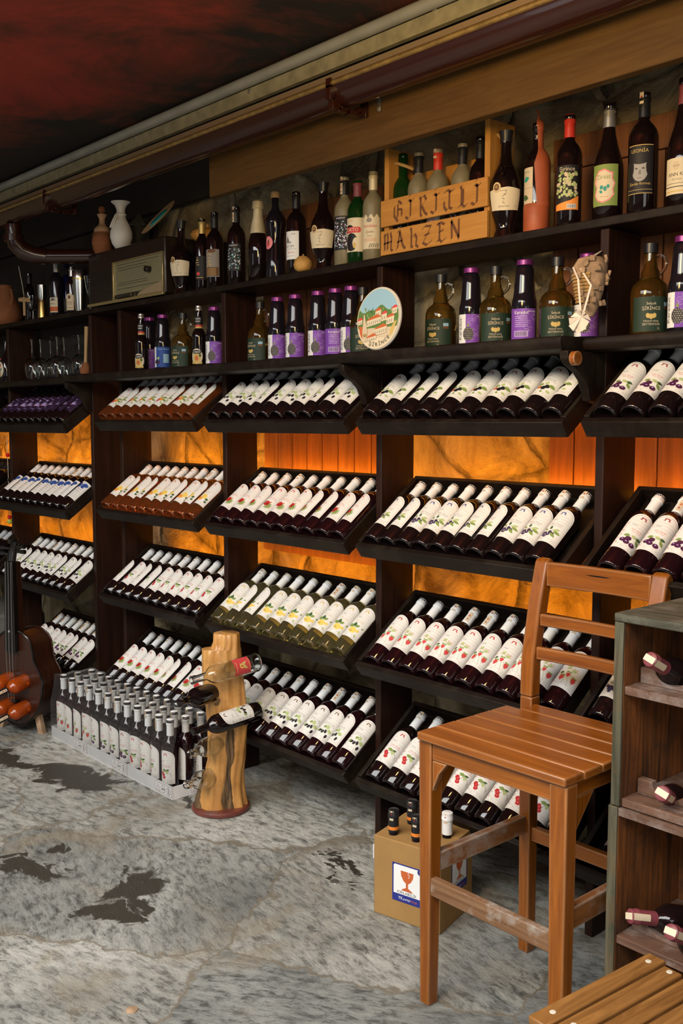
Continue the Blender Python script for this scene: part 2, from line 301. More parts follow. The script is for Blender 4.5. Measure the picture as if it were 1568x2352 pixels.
# ------------------------------------------------------------------ printed matter
_txt = {}
def text_geo(s):
    if s in _txt: return _txt[s]
    cu = bpy.data.curves.new('t', 'FONT'); cu.body = s; cu.resolution_u = 2; cu.size = 1; cu.align_x = 'CENTER'; cu.align_y = 'CENTER'
    o = bpy.data.objects.new('t', cu); COL.objects.link(o)
    dg = bpy.context.evaluated_depsgraph_get(); me = bpy.data.meshes.new_from_object(o.evaluated_get(dg))
    r = ([(v.co.x, v.co.y) for v in me.vertices], [list(p.vertices) for p in me.polygons])
    bpy.data.objects.remove(o); bpy.data.curves.remove(cu); bpy.data.meshes.remove(me)
    _txt[s] = r; return r
def slice_flat(vs, fs, w=5.0):
    if all(max(vs[i][0] for i in f)-min(vs[i][0] for i in f) <= w*1.3 for f in fs): return vs, fs
    import bmesh
    bm = bmesh.new(); bv = [bm.verts.new((x, y, 0)) for x, y in vs]
    for f in fs:
        try: bm.faces.new([bv[i] for i in f])
        except ValueError: pass
    x0, x1 = min(v[0] for v in vs), max(v[0] for v in vs); x = math.ceil(x0/w)*w
    while x < x1:
        bmesh.ops.bisect_plane(bm, geom=bm.verts[:]+bm.edges[:]+bm.faces[:], plane_co=(x, 0, 0), plane_no=(1, 0, 0), dist=1e-5); x += w
    bm.verts.index_update(); r = ([(v.co.x, v.co.y) for v in bm.verts], [[v.index for v in f.verts] for f in bm.faces]); bm.free(); return r
class Art:                            # flat print, units mm; x right, y up
    def __init__(s): s.it = []; s.L = 0
    def _p(s, vs, fs, c, L=None): s.it.append((vs, fs, 'ink_'+c, s.L if L is None else L)); return s
    def lay(s, n=1): s.L += n; return s
    def poly(s, pts, c): return s._p(pts, [list(range(len(pts)))], c)
    def rect(s, x0, x1, y0, y1, c, n=None):
        n = n or max(1, int(abs(x1-x0)/4)); vs = []
        for i in range(n+1):
            x = x0+(x1-x0)*i/n; vs += [(x, y0), (x, y1)]
        return s._p(vs, [(2*i, 2*i+2, 2*i+3, 2*i+1) for i in range(n)], c)
    def strip(s, x0, x1, lo, hi, c, n=24):
        vs = []
        for i in range(n+1):
            x = x0+(x1-x0)*i/n; vs += [(x, lo(x)), (x, hi(x))]
        return s._p(vs, [(2*i, 2*i+2, 2*i+3, 2*i+1) for i in range(n)], c)
    def ell(s, x, y, rx, ry, c, rot=0, n=12):
        a0 = R(rot); ca, sa = math.cos(a0), math.sin(a0); vs = [(x, y)]
        for k in range(n):
            a = 2*math.pi*k/n; p, q = rx*math.cos(a), ry*math.sin(a); vs.append((x+p*ca-q*sa, y+p*sa+q*ca))
        return s._p(vs, [(0, 1+k, 1+(k+1) % n) for k in range(n)], c)
    def leaf(s, x, y, ln, w, rot, c):
        a0 = R(rot); ca, sa = math.cos(a0), math.sin(a0); pts = []
        for k in range(5): t = k/4; pts.append((ln*t, w*math.sin(math.pi*t)))
        for k in range(3, 0, -1): t = k/4; pts.append((ln*t, -w*math.sin(math.pi*t)))
        return s.poly([(x+p*ca-q*sa, y+p*sa+q*ca) for p, q in pts], c)
    def line(s, x0, y0, x1, y1, w, c):
        d = Vector((x1-x0, y1-y0)).normalized()*w/2
        return s.poly([(x0-d.y, y0+d.x), (x0+d.y, y0-d.x), (x1+d.y, y1-d.x), (x1-d.y, y1+d.x)], c)
    def text(s, t, x, y, size, c, rot=0, sx=1):
        vs, fs = text_geo(t); a0 = R(rot); ca, sa = math.cos(a0), math.sin(a0)
        return s._p([(x+(p*sx*ca-q*sa)*size, y+(p*sx*sa+q*ca)*size) for p, q in vs], fs, c)
    def pen(s, strokes, x, y, w, h, nib, c, ang=42):     # broad-nib lettering
        nx, ny = math.cos(R(ang))*nib/2, math.sin(R(ang))*nib/2
        for st in strokes:
            for (a, b), (p, q) in zip(st, st[1:]):
                A = (x+a*w, y+b*h); B = (x+p*w, y+q*h)
                s.poly([(A[0]-nx, A[1]-ny), (B[0]-nx, B[1]-ny), (B[0]+nx, B[1]+ny), (A[0]+nx, A[1]+ny)], c)
        return s
    def build(s, name, parent=None, wrap=None, e=.0004, M=None, z0=0, thick=0, step=.00012):
        g = G()
        if M is not None: g.M = M
        for vs, fs, m, L in s.it:
            if wrap: vs, fs = slice_flat(vs, fs)
            g.use(m); d = e+L*step; out = []
            for (x, y) in vs:
                x /= 1000; y /= 1000
                if callable(wrap): q_ = wrap(z0+y); a = x/.045; out.append(((q_+d)*math.sin(a), -(q_+d)*math.cos(a), z0+y))
                elif wrap: a = x/wrap; out.append(((wrap+d)*math.sin(a), -(wrap+d)*math.cos(a), z0+y))
                else: out.append((x, -d, z0+y))
            g.add(out, fs)
        me = bpy.data.meshes.new(name); me.from_pydata(g.v, [], g.f)
        for q in g.mats: me.materials.append(MATS[q])
        me.polygons.foreach_set('material_index', g.mi); me.shade_smooth()
        me.set_sharp_from_angle(angle=R(30)); me.update()
        return link(name, me, parent)
# fruit drawings, centre of drawing at (0, 42)
def fr_cherry(a):
    for x, y in ((-13, 40), (-9, 35), (-6, 27)): a.ell(x, y, 6.2, 5.8, 'red')
    a.lay(); a.ell(-10, 37, 1.6, 1.2, 'pink', n=6).ell(-7, 29, 1.6, 1.2, 'pink', n=6)
    a.leaf(-14, 52, 19, 5, -8, 'green').leaf(4, 53, 16, 4.5, -80, 'lgreen').leaf(2, 50, 12, 3, 20, 'dgreen')
    a.line(-11, 44, 4, 54, .7, 'brown').line(-5, 33, 4, 54, .7, 'brown').line(4, 54, 20, 36, .7, 'brown').line(18, 38, 19, 28, .6, 'brown')
def fr_straw(a):
    for x, y, k in ((-14, 33, 1), (15, 35, 1), (-2, 45, .8)):
        a.poly([(x-6*k, y+4*k), (x-2*k, y+7*k), (x+3*k, y+7*k), (x+6.5*k, y+4*k), (x+5*k, y-3*k), (x, y-9*k), (x-4.5*k, y-3*k)], 'crimson')
    a.lay(); 
    for x, y in ((-14, 40), (15, 42), (-2, 52)): a.leaf(x, y, 7, 2.2, 20, 'green').leaf(x, y, 7, 2.2, 160, 'green').leaf(x, y, 5, 1.6, 80, 'lgreen')
    a.leaf(-24, 47, 11, 4, 10, 'dgreen').leaf(-10, 60, 13, 5, 60, 'lgreen').leaf(0, 58, 14, 5, 20, 'lgreen').line(-8, 58, -6, 18, .6, 'green').line(0, 40, 8, 16, .6, 'green').line(5, 45, 14, 22, .6, 'green')
def fr_pom(a):
    for r_ in range(-120, 80, 28): a.leaf(3, 33, 16, 2.2, r_, 'green' if r_ % 56 else 'dgreen')
    a.lay(); a.ell(-5, 40, 11, 10.5, 'red', n=16); a.lay(); a.ell(-9, 44, 3.4, 2.8, 'rust', n=8).ell(-1, 37, 4.5, 4, 'dred', n=8); a.poly([(2, 47), (9, 52), (7, 44)], 'rust')
def fr_blue(a):
    for x, y in ((-16, 28), (-9, 24), (-3, 30), (-11, 34), (-19, 36), (-1, 38), (6, 34)): a.ell(x, y, 4.6, 4.6, 'grape', n=9)
    a.lay(); 
    for x, y in ((-16, 29), (-9, 25), (-3, 31), (-19, 37)): a.ell(x, y, 1.3, 1.3, 'lilac', n=6)
    a.leaf(0, 36, 19, 4, -35, 'green').leaf(4, 42, 20, 4.2, -8, 'green').leaf(2, 44, 18, 4, 28, 'lgreen').leaf(-4, 46, 13, 3.4, 95, 'dgreen').leaf(-10, 42, 14, 3.6, 140, 'green').line(-14, 36, 12, 52, .7, 'brown')
def fr_mul(a):
    for x, y, q in ((-12, 34, 40), (-3, 33, 75), (5, 37, 100), (14, 24, 80)):
        a.ell(x, y, 6.6, 3.9, 'black', rot=q, n=10)
    a.lay()
    for x, y in ((-13, 35), (-3, 36), (5, 40), (14, 26)): a.ell(x, y, 1.4, 1, 'purple', n=6)
    a.ell(4, 53, 6, 6.5, 'lgreen').ell(15, 43, 7.5, 5.5, 'lgreen', rot=-20).leaf(-22, 30, 14, 3.5, 50, 'green').leaf(-8, 46, 12, 4, 60, 'green').line(-6, 42, 14, 46, .6, 'green')
def fr_black(a):
    a.ell(-14, 34, 5.5, 6, 'rust').ell(-3, 33, 6, 7, 'black').ell(4, 40, 6, 6.5, 'black')
    a.lay(); a.leaf(-22, 46, 16, 5, -5, 'green').leaf(4, 46, 20, 5.5, -10, 'green').leaf(-4, 44, 14, 4.5, 70, 'lgreen').leaf(6, 26, 14, 4, -15, 'lgreen').leaf(-4, 24, 10, 3, -70, 'green')
def fr_plum(a):
    for x, y in ((-16, 31), (-6, 27), (8, 25), (-6, 38)): a.ell(x, y, 7, 6.2, 'plumc', n=12)
    a.lay()
    for x, y in ((-17, 33), (-7, 29), (7, 27)): a.ell(x, y, 2, 1.5, 'lilac', n=6)
    a.leaf(-20, 44, 15, 4.2, 15, 'green').leaf(-4, 50, 16, 4.2, -20, 'lgreen').leaf(10, 44, 17, 4.2, -50, 'green').leaf(4, 46, 18, 4, 10, 'dgreen').line(-14, 36, 16, 52, .8, 'brown')
def fr_quince(a):
    a.ell(-2, 32, 10, 9, 'yellow', rot=-15, n=16).ell(11, 35, 4, 4, 'yellow'); a.lay(); a.ell(-5, 29, 4, 3.4, 'gold', n=8)
    a.leaf(-5, 40, 17, 5, 150, 'green').leaf(-4, 42, 14, 4.5, 95, 'dgreen').leaf(-2, 42, 13, 4, 40, 'green').leaf(10, 24, 9, 2.5, -60, 'lgreen').leaf(15, 44, 7, 2, 50, 'green')
def fr_melon(a):
    a.ell(4, 42, 9, 10, 'yellow', rot=20).ell(-8, 32, 13, 7.5, 'melon', rot=-8, n=16); a.lay(); a.ell(-8, 33, 9.5, 4.6, 'orange', rot=-8, n=12).leaf(12, 34, 10, 4.5, 20, 'dgreen').leaf(14, 28, 9, 4, -20, 'dgreen').line(0, 34, 8, 52, .6, 'gold')
def fr_peach(a):
    a.ell(-8, 31, 8.5, 8, 'crimson', n=14).ell(2, 38, 7, 7.5, 'orange', n=12); a.lay(); a.ell(-10, 33, 3.4, 3, 'orange', n=8).leaf(0, 44, 17, 4, 25, 'green').leaf(4, 40, 18, 4, -10, 'green').leaf(-4, 44, 16, 3.6, 120, 'green').leaf(6, 30, 14, 3.5, -40, 'lgreen')
def fr_grape(a):
    for x, y in ((-10, 34), (-3, 34), (4, 33), (-7, 28), (0, 28), (-3, 21), (10, 38), (-16, 37), (8, 27)): a.ell(x, y, 4.4, 4.4, 'grape', n=9)
    a.lay(); a.leaf(-14, 48, 16, 5, -8, 'strip').leaf(4, 46, 16, 5, -20, 'brown').leaf(-2, 40, 16, 4, 80, 'strip').line(-8, 40, 14, 50, .8, 'brown')
def label_arch(fruit, ink='red', logo='red', paper='paper', vin=True, title='Şarabı'):
    a = Art(); hw = 41
    a.strip(-hw, hw, lambda x: 0, lambda x: 104+34*math.sqrt(max(0, 1-(x/hw)**2)), paper, 28)
    a.lay(); a.strip(-hw+3, hw-3, lambda x: 3+99*0+ (101+31*math.sqrt(max(0, 1-(x/(hw-3))**2)))-4.0, lambda x: 104+31*math.sqrt(max(0, 1-(x/(hw-3))**2))-2.4, 'line', 24)
    a.rect(hw-4, hw-3.2, 4, 102, 'line', 1).rect(-hw+3.2, -hw+4, 4, 102, 'line', 1).rect(-hw+4, hw-4, 3.4, 4.2, 'line')
    a.rect(-7, -4, 118, 123, logo, 1).rect(-7, 7, 123, 126, logo, 2).rect(4, 7, 118, 123, logo, 1).rect(-10, -4, 116.5, 118.4, logo, 1).rect(4, 10, 116.5, 118.4, logo, 1)
    for y, w in ((108, 24), (98, 31), (86, 31)): a.rect(-w+2, w, y, y+.7, 'line')
    a.rect(-20, -4, 92, 93.6, 'ink', 1)
    a.text(title[0], 2, 76, 7.2, ink).text(title[1], 2, 69, 5.4, ink)
    n0 = len(a.it); fruit(a)
    kx = 1.5 if fruit in (fr_melon, fr_peach, fr_quince) else 1.25
    a.it[n0:] = [([(1.0+(x-0)*kx, 38+(y-36)*kx*.97) for x, y in v], f_, m_, L_) for v, f_, m_, L_ in a.it[n0:]]; a.lay()
    a.rect(10, 10.7, 4, 15, 'line', 1).rect(-32, 37, 15, 15.7, 'line').text('12% vol', 23, 9, 4.6, 'ink').text('75 cl', -12, 9, 4.6, 'ink')
    if vin:
        for i, ch in enumerate('VINOVA'): a.text(ch, -33, 96-i*15.2, 9.5, ink if ink != 'ink' else 'black')
    return a
KIND = dict(
    cherry=(fr_cherry, 'red', 'red', ('Vişne Şarabı', 'Sour Cherry Wine')), straw=(fr_straw, 'crimson', 'red', ('Çilek Şarabı', 'Strawberry Wine')),
    pom=(fr_pom, 'crimson', 'red', ('Nar Şarabı', 'Pomegranate Wine')), blue=(fr_blue, 'ink', 'navy', ('Yaban Mersini', 'Blueberry Wine')),
    mul=(fr_mul, 'ink', 'brown', ('Karadut Şarabı', 'Black Mulberry Wine')), black=(fr_black, 'ink', 'dred', ('Böğürtlen', 'Blackberry Wine')),
    plum=(fr_plum, 'crimson', 'dred', ('Erik Şarabı', 'Plum Wine')), quince=(fr_quince, 'gold', 'gold', ('Ayva Şarabı', 'Quince Wine')),
    melon=(fr_melon, 'gold', 'rust', ('Kavun Şarabı', 'Melon Wine')), peach=(fr_peach, 'rust', 'crimson', ('Şeftali Şarabı', 'Peach Wine')),
    grape=(fr_grape, 'brown', 'brown', ('Üzüm Şarabı', 'Grape Wine')))
def label_butterfly():
    a = Art(); a.rect(-40, 40, 0, 118, 'paper', 20); a.lay()
    for s in (1, -1): a.leaf(0, 94, 36*s, 12, 12*s, 'blue').leaf(0, 88, 24*s, 9, -28*s, 'blue')
    a.lay().rect(-1, 1, 84, 98, 'black', 1).text('Şirince', 4, 66, 11, 'strip').text('Şarapçılık', 4, 52, 8, 'brown').text('Kırmızı Sek', 4, 38, 7, 'ink')
    for y in (26, 20, 14, 8): a.rect(-22, 26, y, y+.9, 'ink')
    return a
def label_purple():
    a = Art(); a.rect(-40, 40, 0, 125, 'purple', 20); a.lay()
    for q in range(20, 165, 16): a.leaf(0, 42, 34, 2.0, q, 'lilac')
    a.lay().ell(0, 84, 7, 7, 'lilac').ell(0, 42, 6, 4, 'pink').rect(-24, 24, 104, 106, 'lilac').text('ŞİRİNCE', 0, 18, 9, 'lilac')
    return a
def label_script():
    a = Art(); a.rect(-40, 40, 0, 110, 'paper2', 20); a.lay().text('Şirince', 0, 78, 18, 'brown').text('Şarap', 0, 52, 18, 'brown').rect(-28, 28, 30, 31, 'ink').rect(-28, 28, 22, 23, 'ink').ell(0, 12, 6, 5, 'rust'); return a
# ------------------------------------------------------------------ bottles
def P_bord(h, r, neck=.0145, sh=.62, ne=.78):
    return [(.022, 0), (.016, r*.45), (.004, r*.74), (0, r*.82), (.0015, r*.93), (.006, r), (h*.3, r*1.0), (h*sh, r), (h*(sh+.035), r*.975), (h*(sh+.075), r*.88), (h*(sh+.11), r*.70), (h*(ne-.015), neck*1.22), (h*ne, neck), (h*.93, neck*.97), (h*.935, neck*1.1), (h*.995, neck*1.1), (h, neck*.9), (h, 0)]
def P_burg(h, r, neck=.014): return [(.022, 0), (.012, r*.6), (0, r*.84), (.006, r), (h*.42, r), (h*.48, r*.97), (h*.55, r*.84), (h*.64, r*.62), (h*.74, neck*1.35), (h*.82, neck*1.05), (h*.93, neck), (h*.94, neck*1.2), (h, neck*1.2), (h, 0)]
def P_urn(h, r): return [(0, 0), (0, r*.72), (h*.04, r*.70), (h*.09, r*.58), (h*.14, r*.64), (h*.24, r*.84), (h*.38, r*.98), (h*.46, r), (h*.54, r*.93), (h*.63, r*.68), (h*.70, r*.44), (h*.78, r*.35), (h*.88, r*.33), (h*.95, r*.36), (h, r*.44), (h, 0)]
def P_wave(h, r): return [(0, 0), (0, r*.92), (h*.03, r), (h*.22, r*.9), (h*.36, r*.78), (h*.46, r*.74), (h*.56, r*.86), (h*.64, r*.98), (h*.70, r*.96), (h*.76, r*.72), (h*.80, r*.42), (h*.85, r*.34), (h*.99, r*.34), (h, 0)]
def P_jar(h, r): return [(0, 0), (0, r*.9), (.005, r), (h*.50, r), (h*.535, r*.975), (h*.57, r*.90), (h*.62, r*.86), (h*.80, r*.77), (h*.89, r*.72), (h*.925, r*.60), (h*.93, 0)]
def P_jug(h, r): return [(0, 0), (0, r*.9), (.006, r), (h*.44, r), (h*.50, r*.985), (h*.555, r*.90), (h*.595, r*.72), (h*.615, r*.56), (h*.64, r*.50), (h*.70, r*.47), (h*.75, r*.36), (h*.82, r*.31), (h*.93, r*.30), (h*.93, 0)]
def P_sq(h, r): return P_bord(h, r, .012, .60, .74)
def capsule(h, z0, r0, r1=None, lip=True):
    r1 = r1 or r0; e = .0008
    p = [(z0, r0+e-.0006), (z0, r0+e), (h*.925, r1+e)]
    if lip: p += [(h*.93, r1*1.13+e), (h*.955, r1*1.13+e), (h*.96, r1*1.06+e)]
    return p+[(h*.995+.001, r1*1.04+e), (h+.0015, r1*.9), (h+.0015, 0)]
def tax(parent, h, r, long=False):
    a = Art(); w = 6; a.rect(-w, w, -30 if not long else -62, 0, 'sand', 2); a.lay().ell(0, -12, 2.6, 3.4, 'dred', n=7)
    if long: a.ell(0, -38, 3, 4, 'rust', n=7).ell(0, -52, 2, 3, 'dred', n=7)
    o = a.build('tax_strip', parent, wrap=r*1.16, e=.0011, z0=h); return o
BODY = {}
def bottle(name, label, cat, prof, glass, h, cap=None, capmat=None, art=None, wrap=None, z0=.05, strip=0, group=None, roll=0, extra=None, seg=28, bodyname='glass_body', back=None):
    t = thing(name, label, cat, None, group)
    part(bodyname, G(glass).lathe(prof, seg), t, smooth=50)
    if cap: 
        c = part('capsule', G(capmat).lathe(cap, 20), t, smooth=40)
        if strip: tax(c, h, .0135, strip == 2)
    if art:
        o = art.build('label', t, wrap=wrap, z0=z0); o.rotation_euler.z = R(roll)
    if back:
        o = back.build('back_label', t, wrap=wrap, z0=z0); o.rotation_euler.z = R(180+roll)
    if extra: extra(t)
    return protect(t)
HB, RB = .305, .0362
def backart():
    a = Art(); a.rect(-32, 32, 8, 92, 'gold', 16); a.lay()
    for y in range(20, 84, 7): a.rect(-24, 24, y, y+1.4, 'sand', 10)
    return a
def tray_proto(key, glass, capm, n):
    if key == 'butterfly': art = label_butterfly()
    elif key == 'purple': art = label_purple()
    elif key == 'script': art = label_script()
    else:
        f, ink, logo, title = KIND[key]; art = label_arch(f, ink, logo, title=title, paper='paper2' if key == 'grape' else 'paper')
    return [bottle('wine_bottle', 'x', 'bottle', P_bord(HB, RB), glass, HB, capsule(HB, .232, .0150, .0145), capm, art, RB, .060, s, back=backart() if glass.startswith('wine') else None) for s in n]
ORD = 'first second third fourth fifth sixth seventh eighth ninth tenth'.split()
# ------------------------------------------------------------------ room
struct('floor', G('floor_stone').box(-9, 9, -9, 3, -.1, 0), smooth=0)
YW = 2.68
struct('wall_back', G('wall_stone').box(-8.5, 3, YW, YW+.2, 0, 3.0), smooth=0)
struct('wall_left', G('wall_stone').box(-8.5, -8.3, -3, YW, 0, 3.0), smooth=0)
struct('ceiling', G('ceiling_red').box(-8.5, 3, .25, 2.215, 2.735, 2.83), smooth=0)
struct('trim_1', G('roof_and_shade_dark').box(-8.5, 3, 2.225, 2.70, 2.76, 2.9), 'dark soffit boards between ceiling edge and stone wall', smooth=0)
BX = at(480, 420, 2.25).x
g = G('beam_wood'); g.box(BX, 2, 2.25, 2.285, 2.3685, 2.5226)
struct('trim_6', G('roof_and_shade_dark').box(-8, 2, 2.60, 2.64, 2.515, 2.76), 'dark board added as shade above the stone wall behind the beam', smooth=0)  # added board, its dark colour stands in for shade on the upper wall
struct('trim_7', G('roof_and_shade_dark').box(-7, -4.31, 2.605, 2.625, 1.70, 2.50), 'dark panel added as shade behind the far-left shelves', smooth=0)  # added panel, keeps the stone behind the far-left shelves in painted darkness
struct('trim_2', g, 'long brown board beam running above the bottle shelf', bevel=.003)
struct('trim_3', G('trim_cream').box(-7.5, 2, 2.20, 2.222, 2.642, 2.69), 'cream painted strip along the ceiling edge', bevel=.002)
g = G('aluminium'); g.box(-7.5, 2, 2.186, 2.196, 2.600, 2.618); g.box(-7.5, 2, 2.196, 2.23, 2.600, 2.604)
struct('trim_4', g, 'thin metal flashing strip above the gutter', smooth=0)
# wood panelled shutters in the stone wall
def shutter(n, x0, x1, z0, z1, pitch=.098):
    g = G('panelling'); x = x0
    while x < x1-.01:
        xe = min(x+pitch-.005, x1); g.box(x, xe, YW-.030, YW-.002, z0, z1); g.box(xe, min(xe+.005, x1), YW-.022, YW-.002, z0, z1); x += pitch
    g.box(x0-.0, x1, YW-.036, YW-.002, z0-.11, z0-.002); g.box(x0, x1, YW-.036, YW-.002, z1+.002, z1+.10)
    return struct('window_%d' % n, g, 'closed window shutter of reddish vertical boards behind the bottle racks', bevel=.002, smooth=0)
shutter(1, -3.50, -2.74, 1.048, 2.28); shutter(2, -1.975, -.7, 1.085, 2.28)
# ------------------------------------------------------------------ rain gutter, pipes
gt = thing('rain_gutter', 'dark brown plastic rain gutter with shiny lip under ceiling edge', 'gutter')
g = G('gutter_brown'); prof = []
for k in range(13):
    a = math.pi*(1+k/12); prof.append((2.16+.06*math.cos(a), 2.545+.06*math.sin(a)))
inner = [(2.16+.057*math.cos(math.pi*(2-k/12)), 2.545-.057*abs(math.sin(math.pi*(k/12)))) for k in range(13)]
g.prism(prof+inner, 'X', -7.5, 2)
part('channel', g, gt)
part('gutter_edge', G('gutter_lip').tube([(-7.5, 2.100, 2.547), (2, 2.100, 2.547)], .0075, 8), gt)
for x in (-4.42, -2.42, -.9):
    g = G('gutter_brown'); p = [(2.092, 2.556), (2.092, 2.535), (2.104, 2.50), (2.130, 2.474), (2.165, 2.470), (2.215, 2.478), (2.247, 2.492)]
    for (a, b), (c, d) in zip(p, p[1:]): g.box(x-.011, x+.011, min(a, c)-.004, max(a, c)+.004, min(b, d)-.004, max(b, d)+.004)
    g.box(x-.013, x+.013, 2.236, 2.249, 2.47, 2.53)
    part('gutter_bracket', g, gt, bevel=.001)
el = thing('drain_pipe', 'shiny dark brown drain elbow and pipe at far left under gutter', 'pipe')
c_ = at(36, 550, 2.17); ex, ez = c_.x, c_.z
pts = [(ex, 2.16, 2.484), (ex, 2.16, ez+.02), (ex, 2.17, ez-.02), (ex+.012, 2.20, ez-.055), (ex+.035, 2.25, ez-.072), (ex+.06, 2.30, ez-.078)]
part('elbow', G('gutter_brown').tube(pts, [.040, .040, .043, .044, .042, .040], 20), el)
part('collar', G('gutter_brown').tube([(ex, 2.16, ez+.02), (ex, 2.16, ez-.012)], .048, 20), el)
part('pipe_run', G('gutter_brown').tube([pts[-1], (ex+.25, 2.52, ez-.075), (ex+.34, 2.60, ez-.075)], .036, 20), el)
tag(part('ceiling_pipe', G('pipe_grey').tube([(-7.5, 2.182, 2.704), (2, 2.182, 2.704)], .0195, 16)), 'long pale grey conduit pipe running along the ceiling edge', 'pipe')
for u, v in ((310, 316), (573, 210), (998, 20)):
    p = at(u, v, 2.1998)
    tag(part('pipe_clip', G('screw').lathe([(0, .009), (.004, .008), (.006, 0)], 10)), 'small round screw on cream strip, %s' % {310: 'leftmost, above the radio', 573: 'middle, left of the gutter bracket', 998: 'rightmost, near the picture top'}[u], 'screw').matrix_world = T(p) @ RX(90)
p = at(872, 240, 2.247)
hk = part('wall_hook', G('screw').box(-.006, .006, -.004, 0, -.022, .022).box(-.004, .004, -.010, -.004, -.018, -.010)); hk.location = p
tag(hk, 'small metal clip screwed on the brown beam above lettered crate', 'hook')
# ------------------------------------------------------------------ shelving
PT = .028
PX = [-6.55, -5.593, -4.601, -4.309, -3.445, -2.516, -1.623, -.70]
PLAB = ['dark wooden upright at far left edge of shelving', 'dark wooden upright behind the scroll of the bass-shaped rack', 'dark wooden upright left of radio column, front of a double pair', 'dark wooden upright under the radio, rear of a double pair', 'dark wooden upright between melon bottles and quince bottles columns', 'dark wooden upright left of the strawberry bottles, below the round plaque', 'dark wooden upright behind the stool back', 'dark wooden upright beyond right edge of shelving']
for x, lb in zip(PX, PLAB):
    tag(part('shelf_upright', G('panel_wood').box(x, x+PT, 2.39, 2.55, 0, 2.028), bevel=.003), lb, 'shelf upright', 'uprights of the wine shelving')
def board(name, x0, x1, y0, y1, z1, th, lb, nose=False):
    if nose:
        poly = [(y1, z1), (y0+.012, z1), (y0+.004, z1-.003), (y0, z1-.012), (y0+.001, z1-.024), (y0+.008, z1-.034), (y0+.02, z1-.038), (y1, z1-.038)]
        g = G('dark_wood_X').prism(poly, 'X', x0, x1)
    else: g = G('dark_wood_X').box(x0, x1, y0, y1, z1-th, z1)
    return tag(part(name, g, bevel=0 if nose else .003), lb, 'shelf')
board('shelf_board', -4.62, -.6, 2.37, 2.60, 2.053, .024, 'long dark top shelf board carrying bottles and lettered crate')
board('shelf_board', -7.0, -4.622, 2.37, 2.60, 2.053, .024, 'dark top shelf board at far left under jug and shaker')
board('shelf_board', -7.0, -4.602+.0, 2.325, 2.389, 1.727, .03, 'dark lower shelf board at far left under the hanging glasses', True).location.z = 0
for (x0, x1, y0, lb) in ((-4.60, -3.432, 2.25, 'dark lower shelf with rounded edge under beer and juice bottles'), (-3.431, -2.505, 2.235, 'dark lower shelf with rounded edge left of the round plaque'), (-2.504, -1.61, 2.20, 'dark lower shelf with rounded edge under the olive oil jugs'), (-1.609, -.6, 2.30, 'dark lower shelf at the right edge, set back')):
    board('shelf_board', x0, x1, y0, 2.39, 1.727, .03, lb, True)
for i in range(1, 8):
    if i == 3: continue
    x0, x1 = PX[i-1]+PT+.001, PX[i]-.001
    if i == 4: x0 = PX[3]+PT+.001
    g = G('dark_wood_X').box(x0, x1, 2.391, 2.55, 1.699, 1.727)
    tag(part('shelf_board', g), 'dark inner shelf board between uprights, %s bay' % ['', 'far left', 'second', '', 'below the radio', 'left of the plaque', 'olive oil jug', 'far right'][i], 'shelf')
def bracket(x, lb, ytop):
    pts = [(2.388, 1.688), (ytop, 1.688), (ytop+.004, 1.665), (ytop+.022, 1.650), (ytop+.060, 1.632), (ytop+.085, 1.61), (ytop+.10, 1.58), (ytop+.108, 1.555), (2.388, 1.545)]
    t = tag(part('shelf_bracket', G('dark_wood_Z').prism(pts, 'X', x, x+.028), bevel=.003), lb, 'bracket', 'scroll brackets under the lower shelf'); return t
bracket(-4.60, 'dark scroll bracket under lower shelf left of the peach bottles', 2.25)
bracket(-2.516, 'dark scroll bracket under the round plaque', 2.212)
b4 = bracket(-1.623, 'dark scroll bracket with orange dowel end under the hanging bark ornament', 2.212)
p = at(1304, 768, 2.2)
tag(part('rail_dowel', G('stool_wood_X').tube([(-1.5945, 2.236, 1.667), (-1.578, 2.236, 1.667)], .019, 20), bevel=.001), 'short round orange wooden rail end at the scroll bracket', 'dowel')
# trays --------------------------------------------------------------
YL, TILT = 2.27, 37
TM = {}
def tray(x0, x1, zl, lb, gl_=0, gr_=0):
    M = T((0, YL, zl)) @ RX(TILT)
    t = thing('display_tray', lb, 'tray', T(((x0+x1)/2, YL, zl)) @ RX(TILT), 'tilted display trays holding wine bottles'); w = (x1-x0)/2
    part('bottom_board', G('dark_wood_X').box(-w+.018, w-.018, .02, .352, .001, .014), t)
    part('front_lip', G('dark_wood_X').box(-w, w, -.001, .019, 0, .052), t, bevel=.003)
    part('back_board', G('dark_wood_X').box(-w, w, .353, .368, 0, .056), t, bevel=.002)
    for s in (-1, 1): part('side_board', G('dark_wood_Y').box(s*w-(.017 if s > 0 else 0), s*w+(.017 if s < 0 else 0), .0195, .3525, 0, .056), t, bevel=.002)
    for s, gp in ((-1, gl_), (1, gr_)):
        if gp > .002: part('support_cleat', G('dark_wood_Y').box(*( (-w-gp+.0005, -w-.0005) if s < 0 else (w+.0005, w+gp-.0005)), .19, .345, .002, .022), t, bevel=.001)
    return M
def ledstrip(x0, x1, zl, lb, dn=1):
    z = zl+.236
    t = thing('led_strip', lb, 'light strip', T(((x0+x1)/2, 2.575, z)), 'orange light strips behind the trays'); w = (x1-x0)/2-.01
    part('rail_and_light_shield', G('dark_wood_X').box(-w, w, -.012, -.002, -.008, .008).box(-w, w, -.002, .075, -dn*.0095-.0015, -dn*.0095+.0015), t)  # rail plus an unseen plate added to block the tape's stray light
    part('light_tape', G('led_orange').box(-w, w, -.0018, .004, -.005, .005), t)
